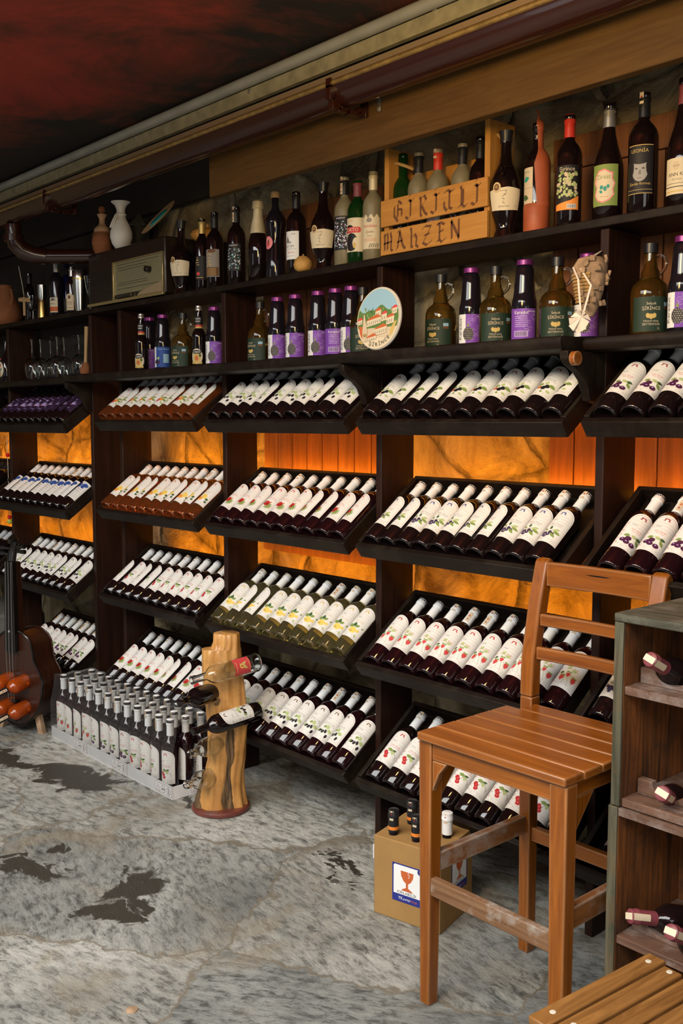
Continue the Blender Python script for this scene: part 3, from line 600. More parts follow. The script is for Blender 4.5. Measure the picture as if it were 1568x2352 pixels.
BAYS = {1: (-5.50, -4.612, [1.44, 1.007, .587, .175]), 2: (-4.275, -3.448, [1.456, 1.043, .636, .225]), 3: (-3.37, -2.520, [1.456, 1.043, .636, .23]), 4: (-2.46, -1.628, [1.456, 1.043, .636, .23]), 5: (-1.57, -.705, [1.458, 1.05, .64, .23]), 0: (-6.45, -5.60, [1.44, 1.007, .587, .175])}
COLN = {0: 'far left column', 1: 'column behind the bass-shaped rack', 2: 'column below the radio', 3: 'column left of the round plaque', 4: 'column below the lettered crate', 5: 'column at the right edge'}
ROWN = ['top tray', 'second tray', 'third tray', 'bottom tray']
SPEC = {  # (bay,row): kind, glass, cap, count, first x, pitch, word
 (0, 0): ('script', 'glass_dark', 'cap_black', 3, -5.93, .085, 'cream-label dark'), (0, 1): ('script', 'glass_dark', 'cap_black', 3, -5.93, .085, 'cream-label dark'), (0, 2): ('script', 'glass_dark', 'cap_grey', 3, -5.93, .085, 'cream-label dark'),
 (1, 0): ('purple', 'glass_dark', 'cap_black', 10, -5.43, .0855, 'purple-label'), (1, 1): ('butterfly', 'glass_dark', 'cap_white', 10, -5.43, .0862, 'butterfly-label'), (1, 2): ('mul', 'glass_dark', 'cap_white', 10, -5.43, .0862, 'mulberry-label'), (1, 3): ('plum', 'glass_dark', 'cap_white', 8, -5.19, .0775, 'plum-label'),
 (2, 0): ('peach', 'wine_amber', 'cap_grey', 10, -4.213, .0797, 'peach-label amber'), (2, 1): ('melon', 'wine_amber', 'cap_white', 10, -4.209, .0794, 'melon-label amber'), (2, 2): ('cherry', 'glass_dark', 'cap_white', 10, -4.20, .080, 'cherry-label'), (2, 3): ('pom', 'glass_dark', 'cap_white', 9, -4.205, .080, 'pomegranate-label'),
 (3, 0): ('mul', 'glass_dark', 'cap_grey', 10, -3.311, .0811, 'mulberry-label'), (3, 1): ('pom', 'glass_ruby', 'cap_white', 10, -3.302, .0818, 'pomegranate-label'), (3, 2): ('quince', 'wine_yellow', 'cap_white', 10, -3.311, .0833, 'quince-label clear'), (3, 3): ('mul', 'glass_ruby', 'cap_white', 10, -3.305, .0826, 'mulberry-label'),
 (4, 0): ('black', 'glass_dark', 'cap_grey', 10, -2.403, .0810, 'blackberry-label'), (4, 1): ('blue', 'glass_dark', 'cap_white', 10, -2.395, .0748, 'blueberry-label'), (4, 2): ('straw', 'glass_ruby', 'cap_white', 10, -2.389, .0806, 'strawberry-label'), (4, 3): ('cherry', 'glass_dark', 'cap_white', 10, -2.385, .0806, 'cherry-label'),
 (5, 0): ('plum', 'glass_dark', 'cap_white', 4, -1.506, .081, 'plum-label'), (5, 1): ('plum', 'glass_ruby', 'cap_white', 4, -1.483, .081, 'plum-label'), (5, 2): ('grape', 'glass_dark', 'cap_grey', 3, -1.50, .082, 'beige grape-label'), (5, 3): ('grape', 'glass_dark', 'cap_grey', 3, -1.47, .082, 'beige grape-label')}
for b, (x0, x1, zs) in BAYS.items():
    for r_, zl in enumerate(zs):
        if b == 0 and r_ == 3: continue
        if (b, r_) == (1, 3): x0 = -5.24
        M = tray(x0, x1, zl, 'dark tilted wooden tray, %s, %s' % (ROWN[r_].replace(' tray', ' one'), COLN[b]), x0-(PX[{0: 0, 1: 1, 2: 3, 3: 4, 4: 5, 5: 6}[b]]+PT) if (b, r_) != (1, 3) else 0, PX[{0: 1, 1: 2, 2: 4, 3: 5, 4: 6, 5: 7}[b]]-x1)
        if r_ < 3: ledstrip(x0, x1, zl if r_ else zl-.085, 'orange light strip behind the %s, %s' % (ROWN[r_], COLN[b]), 1 if r_ else -1)
        if (b, r_) not in SPEC: continue
        key, gl, cp, n, fx, pitch, word = SPEC[(b, r_)]
        protos = tray_proto(key, gl, cp, (0, 1, 2) if cp == 'cap_white' else (0, 1)); used = set()
        rev = b in (0, 1, 5) and b != 5
        for k in range(n):
            pi = random.choice([0, 1, 1, 2, 0][:5]) % len(protos)
            o = protos[pi] if pi not in used else dup(protos[pi]); used.add(pi)
            x = fx+k*pitch
            roll = random.choice([-30, -22, -8, -4, 0, 3, 6, 10]) + random.uniform(-3, 3)+8
            roll += {(5, 0): 14, (5, 1): 24, (4, 3): 20, (3, 3): 14, (4, 2): 6, (3, 2): 8}.get((b, r_), 0)
            o.matrix_world = T((x, 0, 0)) @ M @ T((0, .0225, .0145+RB+.0004)) @ RX(-90) @ RZ(roll)
            od = ORD[n-1-k]+' from right' if rev else ORD[k]+' from left'
            o['label'] = '%s wine bottle, %s, %s, %s' % (word, od, ROWN[r_], COLN[b]); o['category'] = 'bottle'
            o['group'] = '%s wine bottles in the %s, %s' % (word, ROWN[r_], COLN[b])
        for pi, q in enumerate(protos):
            if pi not in used:
                erase(q)
# ------------------------------------------------------------------ top shelf
ZS, ZL, YB = 2.0535, 1.7275, 2.45
def shelfspot(o, u, Y, z, rot=0):
    p = at(u, 600, Y)
    # x of that pixel column at the bottle's mid height (verticals barely lean)
    p = at(u, 470 if z > 1.9 else 720, Y)
    o.matrix_world = T((p.x, Y, z)) @ RZ(rot); return o
def urn(u, lb, tilt_label=0):
    def ex(t):
        g = G('glass_dark'); 
        for k in range(9): g.lathe([(0, .005), (.004, .004), (.006, 0)], 6, c=(-.006+.010*math.cos(k*2.4)*(k/9), -.038+.0022*(9-k)*-.2, .180+.003*k))
        a = Art(); a.ell(-24, 146, 13, 15, 'gold', n=18).lay().ell(-24, 146, 11, 13, 'sand', n=18).lay().ell(-24, 146, 9, 10.5, 'brown', n=7).ell(-24, 147, 4.5, 5.5, 'gold', n=5)
        part('glass_relief', g, t); a.build('seal', t, wrap=.0482, e=.0022, z0=.0)
    a = Art(); a.strip(-50, 50, lambda x: 78+.05*abs(x), lambda x: 146-.12*abs(x-10), 'cream', 28); a.lay()
    a.pen([[(.0, .95), (.95, 1), (.8, .62), (.55, .72)], [(.15, .55), (.6, .62), (.3, .38), (.65, .34), (.35, .1), (.7, 0)]], -12, 98, 18, 38, 1.6, 'black')
    a.text('Şarapevi Sirah', -2, 90, 6, 'black').text('75 cl', 36, 90, 5, 'black')
    h = .318
    o = bottle('urn_bottle', lb, 'bottle', [(z, r) for z, r in P_urn(h, .048)], 'glass_dark', h, [(h*.90, .0165), (h*.90, .0175), (h*.955, .019), (h+.001, .0225), (h+.001, 0)], 'cap_black', None, extra=ex)
    # label follows the narrowing body: wrapped at mean radius of its band
    pf = sorted(P_urn(h, .048)[2:], key=lambda q: q[0])
    def rad(z):
        for (za, ra), (zb, rb) in zip(pf, pf[1:]):
            if za <= z <= zb: return ra+(rb-ra)*(z-za)/(zb-za)+.0008
        return .048
    # the paper follows the curved belly, so it is cut into bands
    rows = []
    it = a.it; a.it = []
    vs, fs, m_, L_ = it[0]
    for j in range(8):
        band = []
        for i in range(0, len(vs), 2):
            (x, lo), (_, hi) = vs[i], vs[i+1]; band += [(x, lo+(hi-lo)*j/8), (x, lo+(hi-lo)*(j+1)/8)]
        a.it.append((band, fs, m_, L_))
    a.it += it[1:]
    q = a.build('label', o, wrap=rad, e=.0010, z0=.0, step=.0002)
    for ch in [c_ for c_ in COL.objects if c_.parent == o and c_.name.startswith('label')]: ch.rotation_euler.z = R(36)
    for ch in [c_ for c_ in COL.objects if c_.parent == o and (c_.name.startswith('seal') or c_.name.startswith('glass_relief'))]: ch.rotation_euler.z = R(36)
    protect(o)
    return o
def std(u, lb, art, kind='bord', glass='glass_dark', h=.320, r=.037, capm='cap_black', z0=.06, roll=0, Y=YB, z=ZS, wr=None, strip=0, cap=True, extra=None, neck=.0145, sh=.62, name='wine_bottle', ne=.78):
    prof = P_bord(h, r, neck, sh, ne) if kind == 'bord' else P_burg(h, r)
    c = None
    if cap == 'champ': c = [(h*.60, r*.74), (h*.60, r*.78+.001), (h*.70, neck*1.9), (h*.82, neck*1.35), (h*.90, neck*1.25), (h*.915, neck*1.6), (h*.99, neck*1.5), (h+.004, neck), (h+.004, 0)]
    elif cap: c = capsule(h, h*(ne+.02 if kind == 'bord' else .80), neck*1.02 if kind == 'bord' else neck*1.15, neck*.98)
    o = bottle(name, lb, 'bottle', prof, glass, h, c, capm, art, r, z0, strip, roll=roll+32, extra=extra)
    return shelfspot(o, u, Y, z)
def dust(t): pass
shelfspot(urn(415, 'dark urn-shaped bottle with cream label, just right of the radio'), 415, 2.43, ZS)
a = Art(); a.rect(-26, 26, 0, 100, 'black', 14).lay().rect(-22, -10, 80, 84, 'gold').rect(-24, -8, 70, 73, 'gold').rect(-20, -6, 60, 63, 'gold').text('8', -15, 90, 12, 'gold').ell(-12, 24, 9, 8, 'crimson').rect(-24, 10, 6, 9, 'gold')
std(463, 'slim dark bottle with gold neck foil behind urn bottle', a, h=.322, r=.033, capm='cap_gold', roll=10, Y=2.48)
a = Art(); a.rect(-34, 34, 0, 115, 'strip', 14).lay().text('2012', -12, 72, 30, 'gold', rot=90).ell(0, 108, 18, 9, 'brown', n=10).rect(-30, 30, 4, 40, 'brown').lay()
for y in range(8, 38, 5): a.rect(-24, 20, y, y+1.4, 'gold')
std(492, 'dark bottle with black label numbered 2012, third right of radio', a, h=.327, capm='cap_black', Y=2.46, z0=.055)
def speck(c1, c2, bg='black', w=30, h=110, n=110, seed=3):
    rr = random.Random(seed); a = Art(); a.rect(-w, w, 0, h, bg, 14)
    for L in range(2):
        a.lay()
        for k in range(n//2): a.ell(rr.uniform(-w+3, w-3), rr.uniform(6, h-18), rr.uniform(1.5, 3.4), rr.uniform(1.5, 3.4), rr.choice([c1, c2, 'white', 'strip']), n=6)
    a.lay().text('KARADUT', 0, h-8, 8, 'white')
    return a
std(542, 'dark bottle with speckled blue-white berry label and orange tax band', speck('sky', 'teal', w=32), h=.322, capm='cap_black', strip=2, Y=2.45)
std(592, 'dark sparkling wine bottle with cream and gold neck foil', None, kind='burg', h=.322, r=.040, capm='cap_champ', cap='champ', z0=.05)
h = .338
a = Art(); a.ell(0, 70, 22, 25, 'pink', n=24).lay().ell(0, 66, 7, 10, 'crimson').ell(2, 74, 4, 8, 'brown').ell(-3, 84, 3, 4, 'sand')
g0 = bottle('decanter_bottle', 'wavy ribbed dark bottle with round pink label and cork stopper', 'bottle', P_wave(h, .040), 'juice', h, [(h*.93, .0155), (h*.93, .0175), (h*.99, .0175), (h, .016), (h, 0)], 'cork', a, .036, .07)
g = G('glass_dark')
for k in range(14):
    q = 2*math.pi*k/14; g.tube([(r*math.cos(q)*1.0, r*math.sin(q)*1.0, z) for z, r in P_wave(h, .040)[3:9]], .0022, 5)
part('glass_ribs', g, g0)
g0.name = 'decanter_bottle'; shelfspot(g0, 632, YB, ZS)
a = Art(); a.rect(-34, 34, 0, 105, 'white', 14).lay().text('ZEYTİM', -6, 48, 12, 'black').text('Şirince', 2, 26, 11, 'crimson').rect(-30, 24, 38, 39, 'ink').poly([(-24, 66), (-14, 88), (-4, 66)], 'ink').rect(-20, 4, 60, 66, 'grey').text('2010', 12, 94, 8, 'black').rect(-24, 16, 12, 13, 'ink')
std(680, 'dark bottle with tall white label, behind the small gourd', a, h=.316, r=.038, capm='cap_black', roll=-18, z0=.06)
g = G('gourd'); g.lathe([(0, 0), (.002, .018), (.012, .030), (.028, .034), (.045, .030), (.058, .018), (.062, .006), (.062, 0)], 22)
g.use('cork').tube([(0, 0, .060), (.003, 0, .068)], .003, 6)
gd = thing('small_gourd', 'small round orange-yellow gourd on top shelf edge', 'gourd')
part('gourd_body', G('gourd').lathe([(0, 0), (.002, .018), (.012, .031), (.028, .036), (.045, .032), (.058, .018), (.062, .006), (.062, 0)], 22), gd)
part('stem', G('cork').tube([(0, 0, .060), (.003, 0, .068)], .003, 6), gd)
shelfspot(gd, 695, 2.405, ZS)
shelfspot(urn(742, 'dark dusty urn-shaped bottle with cream label, right of the gourd'), 742, 2.44, ZS)
std(791, 'dark bottle with pale grape-cluster label and striped tax band', speck('sky', 'lilac', w=30, h=120, seed=5), glass='wine_dusty', h=.322, capm='cap_black', strip=2, roll=-10)
a = Art(); a.rect(-38, 38, 0, 118, 'cream', 16).lay().ell(-6, 34, 26, 32, 'black', n=12).ell(-14, 86, 16, 8, 'black').lay().rect(-38, 24, 66, 86, 'crimson').ell(24, 76, 7, 10, 'crimson').lay().text('PORTO', -6, 76, 17, 'cream').ell(14, 30, 14, 20, 'cream').text('2009', -6, 108, 8, 'gold').lay().ell(8, 22, 6, 10, 'gold')
std(821, 'green bottle with red capsule and cream label crossed by a red band', a, glass='glass_green', h=.300, capm='cap_wine', roll=-14, z0=.045)
a = Art(); a.strip(-38, 38, lambda x: 0, lambda x: 112+6*math.sin(x*.3), 'cream', 26); a.lay().text('Kerdalan', 0, 78, 15, 'red').text('Şarabı', 0, 58, 12, 'brown').text('İzmir', 0, 44, 9, 'brown').rect(-24, 24, 34, 35, 'rust').rect(-24, 24, 30, 31, 'rust').rect(-24, 24, 26, 27, 'rust').ell(-2, 98, 10, 8, 'strip')
for k in range(5): a.line(-2+k*7, 4, 4+k*7, 18, 2.2, 'black')
std(857, 'brown dusty bottle with torn-edged cream label, beside lettered crate', a, glass='wine_dusty', h=.312, capm='cap_champ', roll=-6, z0=.045)
# right of the lettered crate
shelfspot(urn(1160, 'large dark urn-shaped bottle, right of the lettered crate'), 1160, 2.43, ZS)
h = .325
lw = thing('wrapped_bottle', 'dark bottle half wrapped in terracotta-coloured leather with pale label', 'bottle')
part('glass_body', G('glass_dark').lathe(P_bord(h, .037), 28), lw, smooth=50)
g = G('leather'); prof = P_bord(h, .037)[5:]; prof = [(0.0, .0)]+[(0.0, .036), (.06, .0385)]
g.lathe([(0, 0), (0, .037), (.004, .039), (.085, .039), (.088, .0375)], 28)
vs = []; fs = []; pr = [(z, r+.0026) for z, r in P_bord(h, .037)[5:] if r > 0][:-1]+[(h+.012, .008)]
pr = [(.08, .0395), (.2, .0395)]+[q for q in pr if q[0] > .2]
n_ = 14
for z, r in pr:
    for k in range(n_+1):
        q = R(-62+15*math.sin(z*30)) + (R(200))*k/n_; vs.append((r*math.cos(q), r*math.sin(q), z))
for i in range(len(pr)-1):
    for k in range(n_): fs.append((i*(n_+1)+k, i*(n_+1)+k+1, (i+1)*(n_+1)+k+1, (i+1)*(n_+1)+k))
g.add(vs, fs); g.tube([(0, 0, h), (.002, 0, h+.022), (-.004, 0, h+.04)], .003, 6)
part('leather_wrap', g, lw, smooth=50)
a = Art(); a.rect(-30, 26, 0, 104, 'sand', 14).lay().rect(-30, -27, 0, 104, 'crimson', 1).leaf(-10, 66, 26, 8, 20, 'teal').leaf(-16, 22, 30, 9, -15, 'dgreen').rect(-26, 22, 44, 45, 'ink').text('Asma', 4, 92, 10, 'teal')
a.build('label', lw, wrap=.0372, z0=.088).rotation_euler.z = R(-22)
shelfspot(lw, 1232, YB, ZS)
rr = random.Random(11); a = Art(); a.rect(-36, 36, 0, 125, 'black', 14)
for L in range(2):
    a.lay()
    for k in range(34): a.ell(rr.uniform(-31, 31), rr.uniform(38, 104), rr.uniform(4, 6.5), rr.uniform(3.4, 5.4), rr.choice(['lgreen', 'lgreen', 'green', 'sand']), n=9, rot=rr.uniform(0, 90))
a.lay().poly([(-36, 0), (36, 0), (36, 40), (10, 26), (-36, 16)], 'orange').lay().text('Şirince', 0, 114, 16, 'cream').rect(2, 28, 4, 16, 'white').lay()
for k in range(8): a.rect(4+k*3, 5.4+k*3, 5, 15, 'black', 1)
std(1305, 'dark bottle with green grape photo label and bright red capsule', a, h=.322, capm='cap_red', roll=-6, z0=.05, r=.0375)
a = Art(); a.rect(-38, 38, 0, 112, 'green', 16).lay().poly([(-28, 80), (-18, 96), (0, 100), (14, 92), (24, 90), (22, 74), (30, 60), (24, 44), (28, 30), (14, 14), (-4, 8), (-20, 14), (-30, 30), (-24, 50), (-32, 64)], 'pink').lay().poly([(-25, 78), (-16, 92), (0, 96), (12, 89), (20, 86), (19, 73), (26, 60), (21, 44), (24, 30), (12, 17), (-4, 12), (-18, 17), (-26, 30), (-21, 50), (-28, 64)], 'cream').lay().text('Ziraat', -4, 78, 17, 'green').ell(-8, 50, 5, 6, 'teal').ell(2, 46, 5, 7, 'teal').ell(10, 52, 4, 5, 'teal').leaf(-14, 42, 12, 4, -40, 'teal').rect(-12, 12, 24, 25, 'rust')
std(1395, 'dark champagne-style bottle with green label and silver foil', a, kind='burg', h=.322, r=.042, capm='cap_silver', roll=-12, z0=.04)
a = Art(); a.rect(-36, 36, 0, 128, 'black', 16).lay().rect(-36, 36, 126, 128, 'gold').rect(-36, 36, 0, 1.6, 'gold').rect(-36, 36, 10, 11, 'gold').text('LEONİA', -2, 112, 13, 'gold').ell(0, 62, 22, 30, 'grey', n=20).lay().ell(0, 90, 25, 13, 'black', n=16).ell(-23, 70, 7, 22, 'black').ell(23, 70, 7, 22, 'black').ell(-9, 66, 5.5, 2.6, 'strip').ell(9, 66, 5.5, 2.6, 'strip').poly([(-2, 62), (3, 62), (4, 50), (-4, 50)], 'ink').ell(0, 41, 7, 2, 'strip').lay().ell(-9, 66, 2, 2, 'black').ell(9, 66, 2, 2, 'black').lay().text('Şarabı Kırmızı', 0, 26, 10, 'gold')
std(1474, 'black bottle with dark label showing a pale face', a, h=.326, r=.040, capm='cap_black', roll=-12, z0=.055, strip=1)
a = Art(); a.rect(-38, 38, 0, 92, 'cream', 16).lay().ell(-2, 72, 10, 13, 'sand', n=6).text('KAYA', -2, 72, 6, 'brown').text('ANN KA', 0, 50, 13, 'black').text('Kırmızı', 0, 38, 9, 'ink').rect(-38, 38, 27, 28, 'black').rect(-38, 38, 18, 20, 'black').rect(-38, 38, 6, 9, 'gold')
std(1566, 'dark bottle at right edge with cream label and red neck foil', a, kind='burg', h=.335, r=.042, capm='cap_wine', roll=-24, z0=.035)
# lettered crate -----------------------------------------------------
XC0, XC1, YC0, YC1 = -2.487, -2.021, 2.381, 2.512
cr = thing('bottle_crate', 'open pine crate with brown blackletter words and rope handles on top shelf', 'crate', T((0, 0, ZS+.0005)))
for x, hh in ((XC0+.003, .358), (XC1-.024, .358)):
    part('end_board', G('pine_Z').box(x, x+.021, YC0+.013, YC1, 0, hh), cr, bevel=.002)
GLY = dict(
 G=[[(.9, .82), (.55, 1), (.15, .75), (.12, .3), (.5, 0), (.9, .25), (.9, .55), (.55, .6)], [(.5, .85), (.48, .2)]],
 I=[[(.5, .92), (.56, .8), (.52, .12)], [(.12, .80), (.34, .93), (.62, .84), (.9, .95)], [(.52, .14), (.3, .02), (.02, .14)], [(.40, 1.10), (.66, 1.20)]],
 R=[[(.2, .95), (.3, .8), (.28, .1), (.1, 0)], [(.28, .85), (.65, .98), (.85, .75), (.35, .5)], [(.4, .5), (.7, .15), (.95, .02)], [(.28, .1), (.42, 0)]],
 T=[[(.02, .86), (.35, .97), (.7, .86), (1, .96)], [(.55, .9), (.52, .14)], [(.52, .15), (.3, .02), (.05, .2), (.04, .45)], [(.52, .14), (.8, .06)]],
 L=[[(.3, 1), (.42, .85), (.38, .15)], [(.38, .15), (.1, .05)], [(.38, .18), (.7, .02), (.98, .15)], [(.55, .85), (.55, .2)]],
 M=[[(.05, .8), (.2, .95), (.18, .1), (.02, 0)], [(.2, .85), (.45, .95), (.5, .75), (.45, .1), (.32, .02)], [(.5, .8), (.75, .97), (.85, .7), (.8, .1), (.98, .02)], [(.1, .45), (.85, .5)]],
 A=[[(.15, .9), (.4, .98), (.72, .2), (.95, .02)], [(.42, .9), (.2, .1), (.0, .02)], [(.15, .42), (.65, .45)]],
 H=[[(.2, 1), (.3, .88), (.28, .1), (.1, 0)], [(.3, .5), (.62, .66), (.8, .45), (.72, .1), (.95, -.02)], [(.28, .1), (.42, 0)]],
 Z=[[(.05, .82), (.35, .95), (.88, .9), (.12, .12)], [(.12, .14), (.5, 0), (.95, .18)], [(.25, .5), (.75, .55)]],
 E=[[(.3, .95), (.42, .82), (.38, .15)], [(.15, .9), (.5, .98), (.85, .85)], [(.4, .52), (.75, .6)], [(.38, .15), (.6, .02), (.95, .16)], [(.38, .15), (.12, .06)]],
 N=[[(.08, .85), (.22, .95), (.25, .1), (.08, 0)], [(.2, .95), (.85, .1)], [(.85, .98), (.85, .02)]])
def slat(z0, z1, word, x, w, gap, h_, y, sl=0):
    o = part('front_slat', G('pine_X').box(XC0, XC1, YC0, YC0+.012, z0, z1), cr, bevel=.0015)
    if sl: o['label'] = 'front slat with brown painted lettering'
    a = Art()
    for ch in word: 
        a.pen(GLY[ch], x, y, w, h_, 9.5, 'brown'); a.lay(); x += w+gap
    a.build('lettering', o, M=T((XC0, YC0, z0)), e=.0006)
slat(.098, .185, 'GIRITLI', 60, 45, 12, 66, 9); slat(.004, .085, 'MAHZEN', 12, 48, 12, 64, 9)
part('rear_slat', G('pine_X').box(XC0+.0245, XC1-.0245, YC1-.012, YC1-.001, .17, .285), cr, bevel=.0015)
part('rear_slat', G('pine_X').box(XC0+.0245, XC1-.0245, YC1-.012, YC1-.001, .01, .09), cr, bevel=.0015)
part('base_slats', G('pine_X').box(XC0+.0245, XC1-.0245, YC0+.014, YC1-.014, .002, .010), cr)
ym = (YC0+YC1)/2+.01
part('rope_handle', G('rope').tube([(XC0+.005, ym-.03, .31), (XC0+.03, ym-.03, .312), (XC0+.06, ym-.02, .300), (XC0+.075, ym, .29), (XC0+.06, ym+.02, .300), (XC0+.03, ym+.03, .312), (XC0+.005, ym+.03, .31)], .0055, 8), cr)
part('rope_handle', G('rope').tube([(XC1-.001, ym-.028, .315), (XC1+.012, ym-.03, .308), (XC1+.02, ym-.022, .29), (XC1+.024, ym, .272), (XC1+.02, ym+.02, .29), (XC1+.010, ym+.03, .308), (XC1-.001, ym+.03, .315)], [.006, .007, .008, .010, .008, .007, .006], 8), cr)
cb = [('glass_green', 'glass_green', 925, .334, 'green bottle with green neck in the lettered crate, leftmost', speck('lilac', 'white', h=90, w=26, n=30, seed=9)),
      ('wine_dusty', 'cap_black', 961, .325, 'dusty bottle with black neck in the lettered crate, second from left', None),
      ('wine_dusty', 'cap_red', 1005, .318, 'dusty clear bottle with bright red neck in the lettered crate', None),
      ('wine_dusty', 'cap_black', 1061, .315, 'dusty bottle with black neck in the lettered crate, second from right', speck('lilac', 'white', h=90, w=26, n=30, seed=4)),
      ('glass_dark', 'cap_black', 1102, .320, 'dark bottle behind the right end board of the lettered crate', speck('crimson', 'pink', h=90, w=26, n=20, seed=6))]
for gl, cp, u, h, lb, art in cb:
    if art is None:
        art = Art(); art.rect(-34, 34, 0, 96, 'white' if cp == 'cap_red' else 'black', 14).lay()
        if cp == 'cap_red': art.text('Şarap', 0, 44, 16, 'crimson').rect(-22, 22, 66, 67, 'ink').rect(-22, 22, 60, 61, 'ink')
        else: art.rect(-32, -14, 0, 90, 'cream', 2).lay().text('O', -23, 42, 15, 'black').text('V', -23, 26, 15, 'black').ell(10, 34, 8, 6, 'crimson')
    o = bottle('wine_bottle', lb, 'bottle', P_bord(h, .037), gl, h, capsule(h, h*.79, .0148, .0142), cp, art, .037, .045, 1 if cp == 'cap_red' else 0)
    p = at(u, 480, 2.452); o.matrix_world = T((p.x, 2.452, ZS+.0111))
# radio --------------------------------------------------------------
ra = thing('radio', 'old wooden tabletop radio with cream dial and gilt trim', 'radio', T((0, 0, ZS+.0005)))
rx0, rx1, ry, rh = -4.575, -3.865, 2.385, .262
part('cabinet', G('radio_body').box(rx0, rx1, ry, 2.60, .012, rh), ra, bevel=.008, seg=3)
part('foot', G('radio_body').box(rx0+.03, rx0+.06, ry+.02, ry+.05, 0, .013), ra); part('foot', G('radio_body').box(rx1-.06, rx1-.03, ry+.02, ry+.05, 0, .013), ra)
g = G('grille'); 
for k in range(17): g.box(rx0+.012, -4.325, ry-.004, ry+.001, .035+k*.0085, .0395+k*.0085)
part('speaker_grille', g, ra)
g = G('radio_trim'); g.box(-4.322, -4.310, ry-.010, ry+.001, .012, .195); g.box(rx1-.012, rx1-.006, ry-.010, ry+.001, .012, .195); g.box(-4.31, rx1-.012, ry-.008, ry+.001, .190, .196); g.box(rx0+.004, rx1-.004, ry-.012, ry+.001, .006, .020)
part('gilt_trim', g, ra, bevel=.001)
dl = part('dial', G('radio_dial').box(-4.309, rx1-.013, ry-.004, ry+.001, .042, .189), ra)
a = Art()
for y, x0_, x1_ in ((120, 30, 300), (108, 40, 280), (40, 30, 300), (50, 40, 300), (134, 20, 400), (22, 20, 400)): a.rect(x0_, x1_, y, y+1.8, 'black')
for j in range(4): a.text('· LW 1400 · MW 650 · SW 49 · FM 94 ·', 190, 64+j*11, 9, 'ink', sx=1.25)
a.ell(18, 80, 6, 10, 'ink')
a.build('dial_markings', dl, M=T((-4.309, ry-.004, .042)), e=.0006)
part('tuning_knob', G('black_varnish').tube([(-3.985, ry-.003, .128), (-3.985, ry-.03, .128)], .014, 16), ra, bevel=.002)
g = G('black_varnish')
for k in range(5): g.box(-4.29+k*.03, -4.266+k*.03, ry-.014, ry-.002, .023, .040)
part('button_row', g, ra, bevel=.001)
part('lower_trim', G('aluminium').hexa([(-4.10, ry-.006, .022), (rx1-.02, ry-.006, .022), (rx1-.02, ry, .022), (-4.10, ry, .022)], [(-4.08, ry-.006, .036), (rx1-.014, ry-.006, .070), (rx1-.014, ry, .070), (-4.08, ry, .036)]), ra)
ZR = ZS+rh+.001
tv = thing('terracotta_carafe', 'carved terracotta carafe with round stopper standing on the radio', 'vase')
part('carafe_body', G('terracotta').lathe([(0, 0), (0, .036), (.02, .043), (.055, .052), (.075, .050), (.10, .044), (.106, .040), (.11, .041)], 28), tv)
part('carafe_neck', G('clay_light').lathe([(.109, .041), (.125, .039), (.135, .030), (.142, .020), (.155, .014), (.175, .014), (.190, .022), (.196, .024), (.198, .016), (.2, 0)], 28), tv)
part('stopper', G('terracotta').lathe([(.199, .008), (.206, .014), (.218, .018), (.232, .014), (.238, 0)], 20), tv)
a = Art()
for k in range(-6, 7): a.line(k*12, 104, k*12+5, 96, 1.4, 'brown').line(k*12+5, 96, k*12+10, 104, 1.4, 'brown')
for k in range(-7, 8): a.line(k*11, 44, k*10, 8, 1.2, 'brown')
a.rect(-90, 90, 90, 92, 'brown', 30).rect(-90, 90, 60, 62, 'brown', 30)
a.build('carved_lines', tv, wrap=.052, e=.0003)
p = at(235, 540, 2.44); tv.location = (p.x, 2.44, ZR)
wv_ = thing('white_vase', 'white porcelain vase with flared mouth and tied cord, on the radio', 'vase')
part('vase_body', G('porcelain').lathe([(0, 0), (0, .026), (.01, .030), (.03, .044), (.06, .053), (.085, .052), (.115, .042), (.145, .026), (.165, .0205), (.19, .020), (.21, .028), (.222, .042), (.226, .046), (.222, .040), (.205, .022), (.19, .017)], 32), wv_)
g = G('porcelain'); g.tube([(.022*math.cos(q/3), .022*math.sin(q/3), .166+.001*(q % 2)) for q in range(20)], .005, 6)
g.tube([(.010, -.022, .168), (.012, -.036, .14), (.008, -.050, .10)], .005, 6); g.tube([(-.006, -.022, .168), (-.014, -.036, .135), (-.026, -.044, .105)], .005, 6)
part('tied_cord', g, wv_)
p = at(278, 520, 2.44); wv_.location = (p.x, 2.44, ZR)
ln = thing('lantern', 'dark metal lantern with pointed roof behind the white vase', 'lantern')
part('lantern_body', G('lantern').box(-.035, .035, -.035, .035, 0, .12), ln); part('lantern_roof', G('lantern').lathe([(.12, .062), (.125, .06), (.165, .022), (.18, .012), (.19, 0)], 4), ln)
p = at(320, 520, 2.54); ln.location = (p.x, 2.54, ZR)
pl = thing('leaning_plate', 'brown oval plate with turquoise glazed centre leaning on the radio', 'plate')
part('plate_rim', G('cork').lathe([(0, .02), (.006, .100), (.012, .107), (.012, .098), (.006, .07), (.006, 0)], 32), pl)
part('glazed_centre', G('turquoise').lathe([(.0065, .055), (.012, .050), (.013, 0)], 28), pl)
p = at(368, 512, 2.46); pl.matrix_world = T(at(367, 503, 2.47)) @ Matrix(((rt+up*1.05).normalized(), (-fw*.42+(up-rt)*.64).normalized().cross((rt+up*1.05).normalized()).normalized(), (-fw*.42+(up-rt)*.64).normalized())).transposed().to_4x4()
pk = thing('pumpkin', 'flat orange decorative pumpkin between radio and bottles', 'pumpkin')
g = G('pumpkin'); vs = []; fs = []
for i in range(9):
    t_ = math.pi*i/8
    for k in range(40):
        q = 2*math.pi*k/40; rr_ = (.068+.005*abs(math.cos(q*5)))*math.sin(t_)+.002; vs.append((rr_*math.cos(q), rr_*math.sin(q), .034-.033*math.cos(t_)-(.012 if i == 8 else 0)))
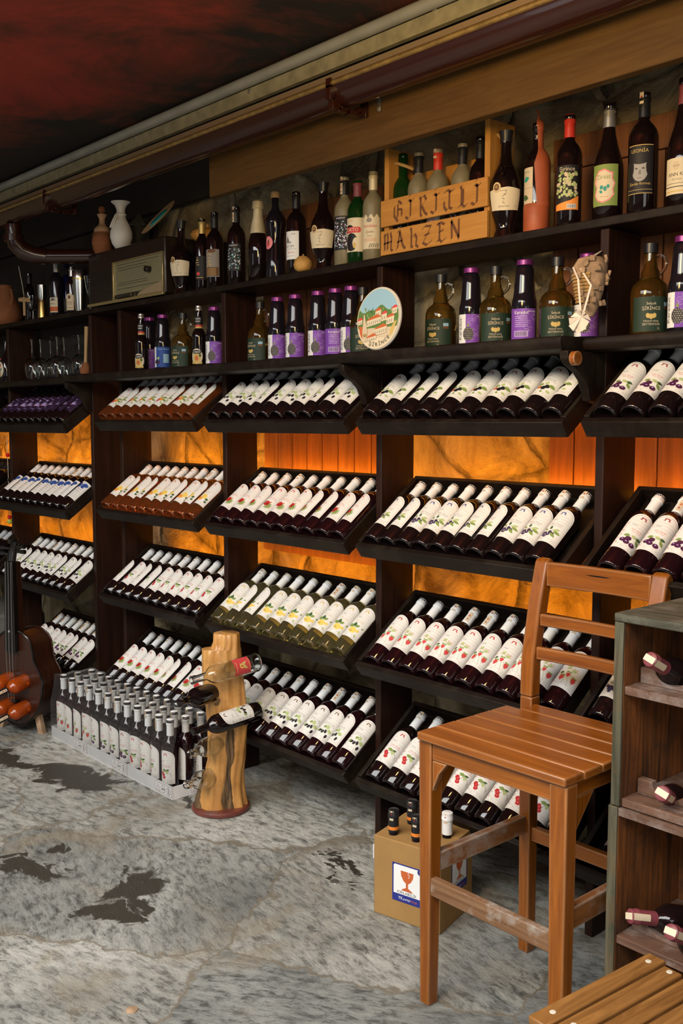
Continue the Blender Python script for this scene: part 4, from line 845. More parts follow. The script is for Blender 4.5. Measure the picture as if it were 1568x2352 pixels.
for i in range(8):
    for k in range(40): fs.append((i*40+k, i*40+(k+1) % 40, (i+1)*40+(k+1) % 40, (i+1)*40+k))
g.add(vs, fs); part('pumpkin_body', g, pk); part('pumpkin_stem', G('gourd').tube([(0, 0, .05), (.004, 0, .07), (.012, 0, .082)], .007, 8), pk)
bk = tag(part('wooden_block', G('dark_wood_X').box(-.09, .09, -.05, .05, 0, .232), bevel=.003), 'dark wooden block on the top shelf holding up the pumpkin', 'block')
p = at(426, 545, 2.555); px_ = max(p.x, -3.865+.093); bk.location = (px_, 2.548, ZS+.0005); pk.location = (px_, 2.545, ZS+.233)
# far-left shelf -----------------------------------------------------
jg = thing('terracotta_jug', 'brown terracotta jug cut by the left edge of the photo', 'jug')
part('jug_body', G('terracotta').lathe([(0, 0), (0, .05), (.02, .075), (.06, .09), (.10, .086), (.14, .066), (.18, .045), (.21, .036), (.235, .038), (.24, .030), (.20, .025)], 30), jg)
part('jug_handle', G('terracotta').tube([(.035, 0, .215), (.075, 0, .205), (.09, 0, .16), (.07, 0, .12)], .008, 8), jg); part('jug_spout', G('terracotta').tube([(-.02, 0, .21), (-.06, 0, .245)], [.016, .009], 10), jg)
jg.matrix_world = T((at(14, 690, 2.46).x, 2.46, ZS+.0005))
std(62, 'thin plain dark bottle right of the terracotta jug', None, h=.285, r=.028, capm='cap_black', Y=2.50)
hm = thing('wooden_mallet', 'thin wooden mallet hanging by cord from the drain pipe', 'mallet')
p = at(54, 640, 2.36)
part('handle', G('cork').tube([(p.x, 2.36, 2.175), (p.x, 2.36, 2.075)], .007, 8), hm); part('head', G('cork').tube([(p.x-.05, 2.36, 2.165), (p.x+.05, 2.36, 2.155)], .012, 10), hm)
part('cord', G('string').tube([(p.x, 2.36, 2.18), (p.x+.004, 2.35, 2.24), (p.x+.01, 2.33, 2.335)], .0018, 6), hm)
def glassware(name, lb, cat, parts, u, Y, z, rx=0, wall=None):
    t = thing(name, lb, cat)
    for n_, m_, pf in parts: part(n_, G(m_).lathe(pf, 24), t, smooth=50)
    p = at(u, 690 if z > 1.9 else 810, Y); t.matrix_world = T((p.x, Y, z)) @ RX(rx); return t
glassware('goblet', 'small clear stemmed goblet left of the metal shot measure', 'glass', [('bowl', 'glass_clear', [(.06, .004), (.065, .012), (.10, .028), (.14, .030), (.14, .0285), (.10, .0265), (.067, .009), (.066, 0)]), ('foot', 'glass_clear', [(0, 0), (0, .028), (.003, .028), (.006, .006), (.06, .004)])], 75, 2.44, ZS+.0005)
glassware('jigger', 'engraved metal jigger cup left of the vodka bottle', 'cup', [('lower_cup', 'brass', [(0, 0), (0, .026), (.085, .022), (.1, .018)]), ('upper_cup', 'steel', [(.1, .018), (.115, .022), (.18, .024), (.18, .022), (.12, .018)])], 97, 2.42, ZS+.0005)
a = Art(); a.rect(-34, 34, 0, 78, 'cream', 14).lay().rect(-34, 34, 6, 30, 'rust').ell(6, 66, 16, 8, 'strip').text('VOTKA', 0, 44, 13, 'black').lay().text('RC', 4, 18, 11, 'crimson').ell(8, 70, 6, 4, 'black')
std(125, 'vodka bottle with white and orange label on far-left shelf', a, h=.29, r=.036, glass='juice', capm='cap_silver', roll=-16, z0=.02, name='vodka_bottle', Y=2.43)
a = Art(); a.rect(-26, 26, 0, 70, 'strip', 14).lay().ell(0, 40, 14, 18, 'grey').rect(-20, 20, 8, 12, 'grey')
std(148, 'dark blue square-shouldered bottle right of the vodka bottle', a, h=.285, r=.034, glass='glass_blue', capm='cap_black', Y=2.50, z0=.03, name='spirit_bottle')
a = Art(); a.strip(-24, 24, lambda x: 0, lambda x: 72+12*math.cos(x*.06), 'sand', 14).lay().ell(0, 66, 8, 9, 'brown').rect(-16, 16, 40, 42, 'brown').rect(-16, 16, 30, 32, 'brown').rect(-16, 16, 12, 14, 'brown')
std(161, 'small bottle with arched cream label beside the cocktail shaker', a, h=.235, r=.031, capm='cap_silver', Y=2.42, z0=.015, name='spirit_bottle')
glassware('cocktail_shaker', 'shiny steel cocktail shaker on far-left shelf', 'shaker', [('shaker_body', 'steel', [(0, 0), (0, .022), (.02, .025), (.09, .031), (.17, .037), (.21, .038), (.214, .034), (.218, 0)]), ('shaker_band', 'brass', [(.165, .0375), (.165, .0385), (.172, .0390), (.172, .038)])], 184, 2.43, ZS+.0005)
glassware('champagne_flute', 'tall clear flute glass left of the radio', 'glass', [('bowl', 'glass_clear', [(.055, .003), (.06, .006), (.11, .020), (.17, .028), (.17, .0265), (.11, .0185), (.065, .004), (.063, 0)]), ('foot', 'glass_clear', [(0, 0), (0, .028), (.003, .028), (.005, .005), (.055, .003)])], 207, 2.42, ZS+.0005)
# lower shelf --------------------------------------------------------
GP = [(0, 0), (0, .034), (.002, .036), (.004, .008), (.03, .0042), (.085, .0042), (.098, .010), (.115, .030), (.135, .040), (.16, .042), (.195, .037), (.22, .031), (.22, .0298), (.195, .0358), (.16, .0405), (.135, .0385), (.117, .028), (.100, .006), (.099, 0)]
gl0 = None
for k, (u, lb) in enumerate([(74, 'leftmost'), (94, 'second from left'), (117, 'third from left'), (132, 'fourth from left'), (148, 'fifth from left'), (182, 'rightmost, beside the wooden ladle')]):
    if gl0 is None:
        gl0 = thing('wine_glass', 'x', 'glass'); part('glass_bowl', G('glass_clear').lathe(GP[6:], 24), gl0, smooth=60); part('stem_and_foot', G('glass_clear').lathe(GP[:7], 20), gl0, smooth=60); protect(gl0); o = gl0
    else: o = dup(gl0)
    Y = (2.40, 2.44, 2.52, 2.43, 2.50, 2.46)[k]; p = at(u, 810, Y); o.matrix_world = T((p.x, Y, ZL+.2215)) @ RX(180)
    tag(o, 'clear wine glass standing upside down on lower shelf, %s' % lb, 'glass', 'upside-down wine glasses on the lower shelf')
fg = thing('painted_bottle', 'small folk-painted bottle at the left edge of lower shelf', 'bottle')
part('painted_body', G('glass_dark').lathe([(0, 0), (0, .028), (.03, .033), (.10, .034), (.14, .022), (.17, .012), (.235, .011), (.235, 0)], 24), fg)
a = Art(); a.ell(0, 60, 24, 44, 'cream', n=20).lay().ell(0, 84, 6, 8, 'crimson').ell(-6, 60, 5, 6, 'crimson').ell(7, 60, 5, 6, 'teal').leaf(0, 40, 18, 4, 90, 'green').ell(0, 28, 8, 6, 'gold').rect(-8, 8, 112, 122, 'crimson', 3); a.build('painted_label', fg, wrap=.035, z0=.01)
p = at(14, 820, 2.40); fg.location = (p.x, 2.40, ZL+.0005)
ld = thing('wooden_ladle', 'carved wooden ladle standing right of the upside-down glasses', 'ladle'); p = at(196, 810, 2.42)
part('handle', G('cork').tube([(0, 0, .06), (.006, 0, .13), (.02, 0, .25)], [.009, .008, .011], 10), ld); part('bowl', G('terracotta').lathe([(0, 0), (.002, .018), (.02, .030), (.045, .030), (.068, .016), (.072, 0)], 20), ld); ld.location = (p.x, 2.42, ZL+.0005)
e_ = Art(); e_.ell(0, 0, 7, 7, 'white', n=14).lay().ell(0, 0, 3.5, 3.5, 'black', n=10); e_.build('eye_mark', ld, M=T((.012, -.0312, .052)))
# juice, oil and beer bottles
def juice_art(side):
    a = Art(); a.rect(-50, 50, 0, 92, 'violet', 24); a.lay()
    a.rect(-50, -16, 0, 92, 'white', 8) if side == 0 else None
    rr = random.Random(2)
    for k in range(16):
        x, y, r_ = rr.uniform(-8, 46), rr.uniform(8, 84), rr.uniform(4, 9)
        for j in range(6):
            q0, q1 = j*.9, (j+1)*.9; a.line(x+r_*math.cos(q0), y+r_*math.sin(q0), x+r_*math.cos(q1)*.9, y+r_*math.sin(q1)*.9, .8, 'lilac')
    a.lay()
    if side == 0:
        a.text('Karadut', -38, 46, 21, 'black', rot=90)
        a.leaf(-12, 52, 12, 3, 60, 'green').leaf(-8, 52, 12, 3, 100, 'green').leaf(-4, 52, 12, 3, 130, 'green').ell(-8, 30, 17, 21, 'black', n=16); a.lay()
        for i in range(-2, 3):
            for j in range(-3, 4): a.ell(-8+i*6.3+(j % 2)*3, 30+j*5.6, 2.6, 2.2, 'strip' if (i+j) % 3 else 'ink', n=6)
    else:
        a.text('Karadut', 0, 80, 14, 'white').rect(-22, 22, 8, 26, 'lilac'); a.lay()
        for k in range(6): a.rect(-20, 20, 38+k*6, 40+k*6, 'lilac')
        for k in range(10): a.rect(-18+k*3.6, -16.4+k*3.6, 10, 24, 'black', 1)
    a.lay().text('Karadut', 34, 84, 8, 'white')
    return a
def blue_art():
    a = Art(); a.rect(-50, 50, 0, 92, 'blue', 24).lay().rect(-50, -22, 0, 92, 'white', 8).text('Yaban Mersini', 14, 82, 10, 'sky').lay()
    for x, y in ((-18, 30), (-8, 24), (-14, 18), (-26, 24)): a.ell(x, y, 7, 7, 'grape')
    a.leaf(-20, 36, 16, 5, 30, 'green').leaf(-10, 34, 14, 5, 80, 'lgreen').rect(14, 40, 20, 60, 'sky'); return a
def mk_juice(art, lb):
    h, r = .258, .0375
    return bottle('juice_bottle', lb, 'bottle', P_jar(h, r), 'juice', h, [(h*.935, r*.60), (h*.935, r*.655), (h-.003, r*.655), (h, r*.58), (h, 0)], 'cap_purple', art, r, .018, extra=None)
ja, jb = mk_juice(juice_art(0), ''), mk_juice(juice_art(1), '')
def oil_art():
    a = Art(); a.rect(-60, 56, 0, 92, 'oilgreen', 30).lay().text('Selçuk', -8, 74, 10, 'sand').text('ŞİRİNCE', -8, 61, 12, 'sand').ell(-16, 42, 5.5, 7, 'gold', rot=20).ell(-8, 40, 5.5, 7.5, 'gold').ell(0, 42, 5.5, 7, 'gold', rot=-20).text('Natürel sızma', -8, 28, 7, 'sand').text('ZEYTİNYAĞI', -8, 19, 8, 'sand').rect(28, 46, 60, 78, 'sky', 4).text('1L', 12, 8, 9, 'sand'); a.lay().rect(28, 46, 60, 68, 'brown', 4); return a
def mk_oil():
    h, r = .25, .051
    def ex(t):
        part('glass_handle', G('glass_clear').tube([(.0135, 0, .215), (.024, 0, .222), (.037, 0, .217), (.043, 0, .202), (.040, 0, .186), (.031, 0, .175), (.022, 0, .168)], .0048, 8), t, smooth=60)
    return bottle('olive_oil_jug', '', 'jug', P_jug(h, r), 'oil', h, [(h*.90, r*.34), (h*.90, r*.37), (h, r*.37), (h+.001, 0)], 'cap_black', oil_art(), r, .012, extra=ex)
ol = mk_oil()
def place(proto, first, u, lb, Y, grp, roll=0):
    o = proto if first else dup(proto); p = at(u, 740, Y); o.matrix_world = T((p.x, Y, ZL+.0005)) @ RZ(roll+(34 if 'juice' in o.name else 42)); tag(o, lb, 'bottle' if 'juice' in o.name else 'jug', grp); return o
place(ja, True, 1081, 'juice bottle with white label side, right of the first oil jug beside plaque', 2.45, 'purple-label juice bottles', 6)
for u, lb, rl, Y in [(492, 'purple-label juice bottle at the right end below the dark bottles, left of upright', 12, 2.45), (343, 'purple-label juice bottle between beer bottle and blue-label bottle', -14, 2.47), (637, 'purple-label juice bottle right beside the leftmost hidden oil jug', 10, 2.45), (678, 'purple-label juice bottle, second from left in the bay left of plaque', 4, 2.45), (730, 'purple-label juice bottle, third from left in the bay left of plaque', 10, 2.45), (806, 'purple-label juice bottle partly hidden behind the round plaque', 8, 2.45), (1347, 'purple-lidded juice bottle behind the hanging bark ornament', 0, 2.50), (1566, 'purple-label juice bottle cut by the right edge of photo', -12, 2.45)]:
    place(ja, False, u, lb, Y, 'purple-label juice bottles', rl)
place(jb, True, 770, 'juice bottle with all-purple label side, next to the plaque', 2.45, 'purple-label juice bottles', 4)
place(jb, False, 1203, 'juice bottle with all-purple label side between two oil jugs, left of bark ornament', 2.45, 'purple-label juice bottles', -10)
place(ol, True, 1137, 'olive oil jug with green label between the two juice bottles', 2.45, 'green-label olive oil jugs', 8)
for u, lb, rl, Y in [(1012, 'olive oil jug with green label nearest right of the plaque', -22, 2.45), (1278, 'olive oil jug with green label left of the hanging bark ornament', 0, 2.45), (1490, 'olive oil jug with green label at right side of photo', 4, 2.45), (597, 'dim olive oil jug at the left end of the bay left of plaque', -30, 2.46), (420, 'yellowish olive oil jug below the radio, between two dark bottles', -24, 2.45), (833, 'olive oil jug mostly hidden behind the round plaque', 10, 2.47)]:
    place(ol, False, u, lb, Y, 'green-label olive oil jugs', rl)
bl = mk_juice(blue_art(), 'blue-label blueberry juice bottle below the radio'); p = at(374, 780, 2.45); bl.matrix_world = T((p.x, 2.45, ZL+.0005)) @ RZ(38); bl.name = 'juice_bottle'
def beer():
    h, r = .265, .031
    a = Art(); a.ell(0, 36, 27, 33, 'cream', n=22).lay().ell(0, 30, 18, 20, 'gold', n=16).ell(0, 54, 22, 9, 'black').rect(-24, 24, 4, 14, 'gold'); a.lay().text('CHERRY', 0, 54, 9, 'white').ell(0, 28, 8, 11, 'rust').ell(15, 40, 5, 8, 'dgreen')
    def ex(t):
        b = Art(); b.rect(-36, 36, 0, 7, 'gold', 12).rect(-36, 36, 7, 15, 'crimson', 12).rect(-36, 36, 15, 50, 'black', 12); b.lay().text('ANGELI', 0, 40, 9, 'white').text('KRAM', 0, 29, 9, 'white')
        b.build('neck_label', t, wrap=.0155, z0=.170)
    return bottle('beer_bottle', '', 'bottle', P_bord(h, r, .0125, .50, .66), 'glass_dark', h, capsule(h, h*.93, .0125, .0125), 'cap_silver', a, r, .014, extra=ex)
be = beer(); p = at(457, 770, 2.42); be.matrix_world = T((p.x, 2.42, ZL+.0005)) @ RZ(34); tag(be, 'dark beer bottle with red and gold neck label, right one of two', 'bottle', 'beer bottles on the lower shelf')
o = dup(be); p = at(325, 790, 2.40); o.matrix_world = T((p.x, 2.40, ZL+.0005)) @ RZ(28); o['label'] = 'dark beer bottle with red and gold neck label, left one of two'
# round plaque -------------------------------------------------------
pq = thing('ceramic_plaque', 'round ceramic relief plaque with painted hillside village of red-roofed houses', 'plaque', T((-2.333, 2.2245, 1.8275)) @ RX(-5))
part('plaque_disc', G('porcelain').add([], []) if False else G('porcelain').tube([(0, 0, 0), (0, .009, 0)], .1, 48), pq, bevel=.002)
a = Art(); RR = 97
cir = lambda x: math.sqrt(max(0, RR*RR-x*x))
skyl = lambda x: 30+8*math.sin(x*.05+1)+4*math.sin(x*.11)
a.strip(-RR+.1, RR-.1, lambda x: -cir(x), lambda x: cir(x), 'cream', 60)
a.lay().strip(-94, 94, lambda x: min(skyl(x), math.sqrt(max(0, 94*94-x*x))), lambda x: max(min(skyl(x), math.sqrt(max(0, 94*94-x*x))), math.sqrt(max(0, 94*94-x*x))), 'sky', 60)
hillo = lambda x: max(-30, -math.sqrt(max(0, 94*94-x*x)))
a.strip(-94, 94, lambda x: -min(30, math.sqrt(max(0, 94*94-x*x))), lambda x: min(skyl(x), math.sqrt(max(0, 94*94-x*x))), 'hill', 60)
a.strip(-89, 89, lambda x: -min(62, math.sqrt(max(0, 90*90-x*x))), lambda x: -min(29, math.sqrt(max(0, 90*90-x*x))), 'sand', 50)
a.lay(); rr = random.Random(5)
for k in range(60):
    x, y = rr.uniform(-84, 84), rr.uniform(-26, 30)
    if x*x+y*y < 7600: a.leaf(x, y, rr.uniform(8, 14), 1.6, rr.uniform(50, 120), rr.choice(['green', 'lgreen', 'dgreen', 'green']))
a.poly([(58, -60), (70, -52), (88, -12), (78, -14), (62, -34)], 'gold').poly([(-86, -20), (-70, -24), (-54, -60), (-66, -66), (-80, -44)], 'rust')
a.lay()
def house(x, y, w, h, roof='rust'):
    a.poly([(x, y), (x+w, y+w*.16), (x+w, y+h+w*.16), (x, y+h)], 'cream'); a.poly([(x-3, y+h-1), (x+w+3, y+h+w*.17), (x+w*.72, y+h+w*.17+8), (x+w*.15, y+h+7)], roof)
    a.lay()
    for k in range(int(w/9)): a.rect(x+4+k*9, x+7+k*9, y+h*.25+k*1.4, y+h*.7+k*1.4, 'strip', 1)
house(-12, 4, 26, 18); house(64, 8, 22, 18, 'crimson'); house(-50, -26, 66, 20); house(18, -12, 24, 22, 'crimson'); house(42, -24, 34, 22, 'rust'); house(-92, -18, 22, 14, 'crimson'); house(-10, -56, 56, 20); house(-44, -72, 44, 10, 'rust')
a.poly([(-66, -36), (-44, -36), (-60, 16), (-64, 16)], 'sand').poly([(-64, -70), (-46, -74), (-42, -36), (-66, -36)], 'sand').ell(-54, -52, 10, 6, 'yellow')
a.lay(2)
for ch, q in zip('ŞİRİNCE', (-108, -98, -88, -78, -68, -58, -49)):
    a.text(ch, 84*math.cos(R(q)), 84*math.sin(R(q)), 17, 'black', rot=q+90)
a.build('painted_relief', pq, e=.0022, step=.00025)
# hanging bark ornament ----------------------------------------------
bo = thing('bark_ornament', 'bark and rope cone ornament hanging by pale ribbons with lace bow', 'ornament')
p0 = at(1375, 575, 2.375); c0 = at(1352, 655, 2.33)
g = G('bark_shell'); rr = random.Random(8)
c = Vector((c0.x, 2.335, c0.z))
part('bark_cone', G('bark_shell').add([], []).lathe([(-.085, .012), (-.06, .026), (-.02, .038), (.02, .046), (.05, .050), (.072, .036), (.078, .012), (.078, 0)], 20, c=c, sx=1, sy=.8), bo)
g = G('bark_shell')
for k in range(26):
    z = -.06+.0052*k; q = rr.uniform(-1.9, .6); r_ = .034+.15*max(0, .05-abs(z-.03))*1.4; x, y = r_*1.15*math.cos(q), r_*math.sin(q); g.M = T(c+Vector((x, y, z))) @ RZ(math.degrees(q)) @ RY(rr.uniform(-25, 25)); w_ = rr.uniform(.3, .75); g.box(-.003, .005, -.011*w_, .011*w_, -.012*w_, .009)
part('bark_chips', g, bo, bevel=.001)
g = G('rope')
for k in range(9): 
    z = -.045+.009*k; r_ = .031+.0016*k; g.tube([(c.x-.004+r_*math.cos(q*.45), c.y-.004+r_*.85*math.sin(q*.45), c.z+z) for q in range(-10, -1)], .0042, 6)
part('rope_winding', g, bo)
g = G('ribbon')
def ribbon(pts, w): 
    for A, B in zip(pts, pts[1:]): A, B = Vector(A), Vector(B); g.hexa([A-Vector((w, 0, 0)), A+Vector((w, 0, 0)), A+Vector((w, .001, 0)), A+Vector((-w, .001, 0))], [B-Vector((w, 0, 0)), B+Vector((w, 0, 0)), B+Vector((w, .001, 0)), B+Vector((-w, .001, 0))])
b0 = Vector((at(1335, 728, 2.27).x, 2.270, at(1335, 728, 2.27).z))
top = Vector((p0.x, 2.386, p0.z))
ribbon([top, (top.x-.03, 2.30, top.z-.05), (b0.x-.012, 2.268, b0.z+.10), (b0.x, 2.268, b0.z)], .003); ribbon([top, (top.x-.01, 2.30, top.z-.05), (b0.x+.03, 2.266, b0.z+.08), (b0.x+.004, 2.268, b0.z)], .0032)
part('ribbon', g, bo, smooth=0)
g = G('ribbon')
for k in range(9): 
    q = R(k*40); g.add([b0, b0+Vector((.032*math.cos(q), -.014*abs(math.sin(q*1.5))-.003, .030*math.sin(q)-.012)), b0+Vector((.032*math.cos(q+.6), -.010, .030*math.sin(q+.6)-.012)), b0+Vector((.014*math.cos(q+.3), .012, .02*math.sin(q+.3)-.01))], [(0, 1, 2), (0, 2, 3), (0, 3, 1), (1, 3, 2)])
part('lace_bow', g, bo, smooth=0)
# hanging charm at far left ------------------------------------------
ch_ = thing('bead_charm', 'hanging string of red and green beads left of bass-shaped rack', 'charm'); p = at(21, 1180, 2.34)
part('cord', G('string').tube([(p.x, 2.34, 1.45), (p.x+.006, 2.34, .95)], .0016, 6), ch_)
for z, m_, r_ in [(1.31, 'bead_red', .013), (1.17, 'cap_black', .010), (1.10, 'bead_red', .014), (1.02, 'clay_light', .02), (1.012, 'bead_green', .012), (.955, 'bead_red', .013), (.93, 'bead_yellow', .016)]:
    part('bead', G(m_).lathe([(-r_, 0), (-r_*.7, r_*.7), (0, r_), (r_*.7, r_*.7), (r_, 0)], 12, c=(p.x+.004+(.02 if m_ == 'bead_green' else 0), 2.34, z)), ch_)
# ------------------------------------------------------------------ cartons of bottles on the floor
def atH(u, v, off):
    hh_ = Vector((-math.sin(BE), math.cos(BE), 0)); d = fw*F + rt*(u-784) + up*(1176-v); return EYE + d*((hh_.dot(Vector((-3.125, 2.142, 0)))+off)/d.dot(hh_))
def atX(u, v, X):
    d = fw*F + rt*(u-784) + up*(1176-v); return EYE + d*(X/d.x)
def atZ(u, v, Z):
    d = fw*F + rt*(u-784) + up*(1176-v); return EYE + d*((Z-1.5)/d.z)
CY = (2.090, 2.163, 2.236)
cart = [('straw', 'strawberry-label', 'left carton'), ('plum', 'plum-label', 'middle carton'), ('cherry', 'cherry-label', 'right carton')]
for i, (key, word, cname) in enumerate(cart):
    x0 = -4.393+.3590*i; x1 = x0+.357; y0, y1 = 2.044, 2.277
    t = thing('bottle_carton', 'white card tray under clear film holding %s bottles, %s of three' % (word, cname.replace(' carton', ' one')), 'carton', T(((x0+x1)/2, (y0+y1)/2, 0)), 'film-wrapped bottle cartons on the floor')
    w, d = (x1-x0)/2, (y1-y0)/2
    g = G('white_card'); g.box(-w, w, -d, d, .0, .003); g.box(-w, w, -d, -d+.003, .003, .053); g.box(-w, w, d-.003, d, .003, .053); g.box(-w, -w+.003, -d+.003, d-.003, .003, .053); g.box(w-.003, w, -d+.003, d-.003, .003, .053)
    ct = part('card_tray', g, t, smooth=0)
    a = Art(); a.rect(0, 122, 4, 44, 'dred', 1).lay().rect(1, 121, 5, 43, 'white', 1)
    a.lay()
    for k, cx in enumerate((22, 61, 100)):
        if k == 0: a.poly([(cx-17, 9), (cx+17, 9), (cx, 40)], 'dred').lay().poly([(cx-14, 10.6), (cx+14, 10.6), (cx, 37)], 'white').lay().text('!', cx, 20, 16, 'dred')
        else: a.ell(cx, 24, 15, 15, 'dred', n=22).lay().ell(cx, 24, 13.4, 13.4, 'white', n=22).lay()
        if k == 1: a.ell(cx-2, 24, 8, 4, 'strip').poly([(cx+4, 24), (cx+11, 29), (cx+11, 19)], 'strip')
        if k == 2: a.ell(cx, 33, 3, 3, 'strip').rect(cx-3, cx+4, 14, 30, 'strip')
    a.build('handling_marks', t, M=T((w-.130, -d, .002)), e=.0004)
    if i == 2: a.build('handling_marks', t, M=T((w, -d+.09, .002)) @ RZ(90), e=.0004)
    # film: draped over the shoulders and caps
    g = G('shrink_film'); e = .004; rows = [(.004, 0), (.06, 0), (.17, .001), (.215, .012), (.262, .021), (.302, .0235)]
    nx = 24; vs = []; fs = []
    xs = [-w-e+ (2*w+2*e)*k/nx for k in range(nx+1)]
    prof = [(-d-.002+q, z) for z, q in rows]+[(-.036, .296), (.0, .303), (.036, .296)]+[(d+.002-q, z) for z, q in rows[::-1]]
    for (y, z) in prof:
        for k, x in enumerate(xs):
            top = z > .2; dz = (.003*math.cos(k/nx*2*math.pi*4+math.pi) if top else 0); dy = (.0035*math.cos(k/nx*2*math.pi*4) if .05 < z < .29 else 0)*(-1 if y < 0 else 1)
            vs.append((x, y-dy*0-(0), z+dz))
    for r_ in range(len(prof)-1):
        for k in range(nx): fs.append((r_*(nx+1)+k, r_*(nx+1)+k+1, (r_+1)*(nx+1)+k+1, (r_+1)*(nx+1)+k))
    g.add(vs, fs)
    if i == 0 or i == 2:
        s = -1 if i == 0 else 1; n_ = len(prof); base = [(s*(w+e), y, z) for y, z in prof]
        if i == 0: g.add(base, [list(range(n_))])
        else: g.add(base[n_//2:], [list(range(n_-n_//2))])
    part('shrink_film', g, t, smooth=60)
    f, ink, logo, title = KIND[key]
    protos = [bottle('wine_bottle', 'x', 'bottle', P_bord(.298, .0358), 'glass_ruby' if i != 1 else 'glass_dark', .298, capsule(.298, .232, .0145, .014), 'cap_white', label_arch(f, ink, logo, title=title), .0358, .040, s_) for s_ in (0, 1, 2)]
    cnt = [0, 0, 0]
    for r_ in range(3):
        for k in range(4):
            pi = random.choice([0, 1, 1, 2]) if (r_*4+k) > 2 else r_*4+k
            o = protos[pi] if cnt[pi] == 0 else dup(protos[pi]); cnt[pi] += 1
            o.matrix_world = T((-4.347+.0855*(4*i+k)+.002*i, CY[r_], .0035)) @ RZ(random.uniform(-12, 22))
            tag(o, '%s bottle in %s, %s row, %s from left' % (word, cname, ('front', 'middle', 'back')[r_], ORD[k]), 'bottle', '%s bottles in the film-wrapped %s' % (word, cname))
# ------------------------------------------------------------------ log bottle holder
LC = Vector((-3.125, 2.142, 0)); LM = T(LC) @ RZ(48.45)
lg = thing('log_bottle_holder', 'upright varnished log on round red base, carved to hold bottles', 'bottle holder', LM)
part('round_base', G('red_disc').lathe([(0, 0), (0, .108), (.004, .113), (.014, .113), (.019, .108), (.019, 0)], 48), lg)
secs = [(.019, -.004, .101, .070), (.05, -.004, .095, .066), (.10, .002, .083, .060), (.15, .012, .073, .056), (.20, .022, .070, .054), (.27, .026, .072, .053), (.33, .029, .075, .053), (.38, .028, .079, .052), (.42, .024, .078, .052), (.47, .020, .078, .052), (.52, .014, .078, .052), (.58, .012, .076, .052), (.632, .010, .074, .050), (.636, .026, .056, .048), (.66, .030, .051, .046), (.690, .030, .050, .044), (.694, .030, .047, .041)]
fine = []
for (za, ca, ra, ya), (zb, cb_, rb, yb_) in zip(secs, secs[1:]):
    m_ = max(1, int((zb-za)/.018))
    for k in range(m_): t_ = k/m_; fine.append((za+(zb-za)*t_, ca+(cb_-ca)*t_, ra+(rb-ra)*t_, ya+(yb_-ya)*t_))
secs = fine+[secs[-1]]
rr = random.Random(4); N = 110; vs = []; bark = []
ph = [rr.uniform(0, 6.28) for _ in range(8)]
for (z, cx, rx_, ry_) in secs:
    for k in range(N):
        q = 2*math.pi*k/N
        w_ = 1+.05*math.sin(3*q+ph[0]+z*3)+.03*math.sin(7*q+ph[1]+z*9)+.025*math.sin(13*q+ph[2]-z*6)
        dq = math.degrees(q); mid = 295-14*z/.4
        if z < .41: 
            dd = abs((dq-mid+180) % 360-180); w_ -= .10*max(0, 1-dd/16)
            for lob in (mid-38, mid+34): 
                d2 = abs((dq-lob+180) % 360-180); w_ += .07*max(0, 1-d2/22)
        vs.append((cx+rx_*w_*math.cos(q), ry_*w_*math.sin(q), z))
g = G('log_wood', 'log_bark'); n0 = len(secs)
for i in range(n0-1):
    for k in range(N):
        pass
g.add(vs, [])
for i in range(n0-1):
    for k in range(N):
        q = 360*(k+.5)/N; z = secs[i][0]; mid = 295-14*z/.4
        g.f.append([i*N+k, i*N+(k+1) % N, (i+1)*N+(k+1) % N, (i+1)*N+k]); g.mi.append(0)
g.f.append(list(range((n0-1)*N, n0*N))); g.mi.append(0)
part('log', g, lg, smooth=55)
def bark(zmax, mid_f, half_f, name):
    vs2 = []; fs2 = []; M_ = 16; rows_ = [i for i, q in enumerate(secs) if q[0] <= zmax]
    for i in rows_:
        z, cx, rx_, ry_ = secs[i]
        for k in range(M_+1):
            t_ = -1+2*k/M_; q = mid_f(z)+half_f(z)*t_+2.2*math.sin(z*61+k*.9); kk = (q % 360)/360*N; k0 = int(kk) % N; f_ = kk-int(kk)
            A, B = Vector(vs[i*N+k0]), Vector(vs[i*N+(k0+1) % N]); p = A.lerp(B, f_); o_ = Vector((math.cos(R(q)), math.sin(R(q)), 0))
            vs2.append(p+o_*(.0045*(1-t_**6)-.0012+.0022*math.sin(k*2.3+z*120)*(1-t_*t_)))
    for i in range(len(rows_)-1):
        for k in range(M_): fs2.append((i*(M_+1)+k, i*(M_+1)+k+1, (i+1)*(M_+1)+k+1, (i+1)*(M_+1)+k))
    part(name, G('log_bark').add(vs2, fs2), lg, smooth=60)['label'] = 'dark rough bark strip'
bark(.405, lambda z: 295-14*z/.4, lambda z: 12+4*math.sin(z*30), 'bark_strip')
bark(.13, lambda z: 207, lambda z: 28-z*150, 'bark_strip')
g = G('log_bark'); g.tube([(-.012, -.053, .428), (-.002, -.058, .434), (.004, -.056, .446), (-.004, -.056, .455), (-.013, -.055, .447)], [.004, .006, .006, .005, .003], 8)
part('knot', g, lg)
def orient(base, tip, face=None):
    z = (Vector(tip)-Vector(base)).normalized(); f = (face or (EYE-Vector(base))).normalized(); y = -(f-z*f.dot(z)).normalized(); x = y.cross(z)
    return T(Vector(base)) @ Matrix((x, y, z)).transposed().to_4x4()
def hollow(h, r):
    o_ = P_bord(h, r)[:-1]; i_ = [(z if z > .02 else z+.006, max(0.0, q-.0022)) for z, q in P_bord(h, r)[2:-1]]
    return o_+[(h, .0105)]+[(z, min(q, .0105) if z > h*.9 else q) for z, q in i_[::-1]]+[(.028, 0)]
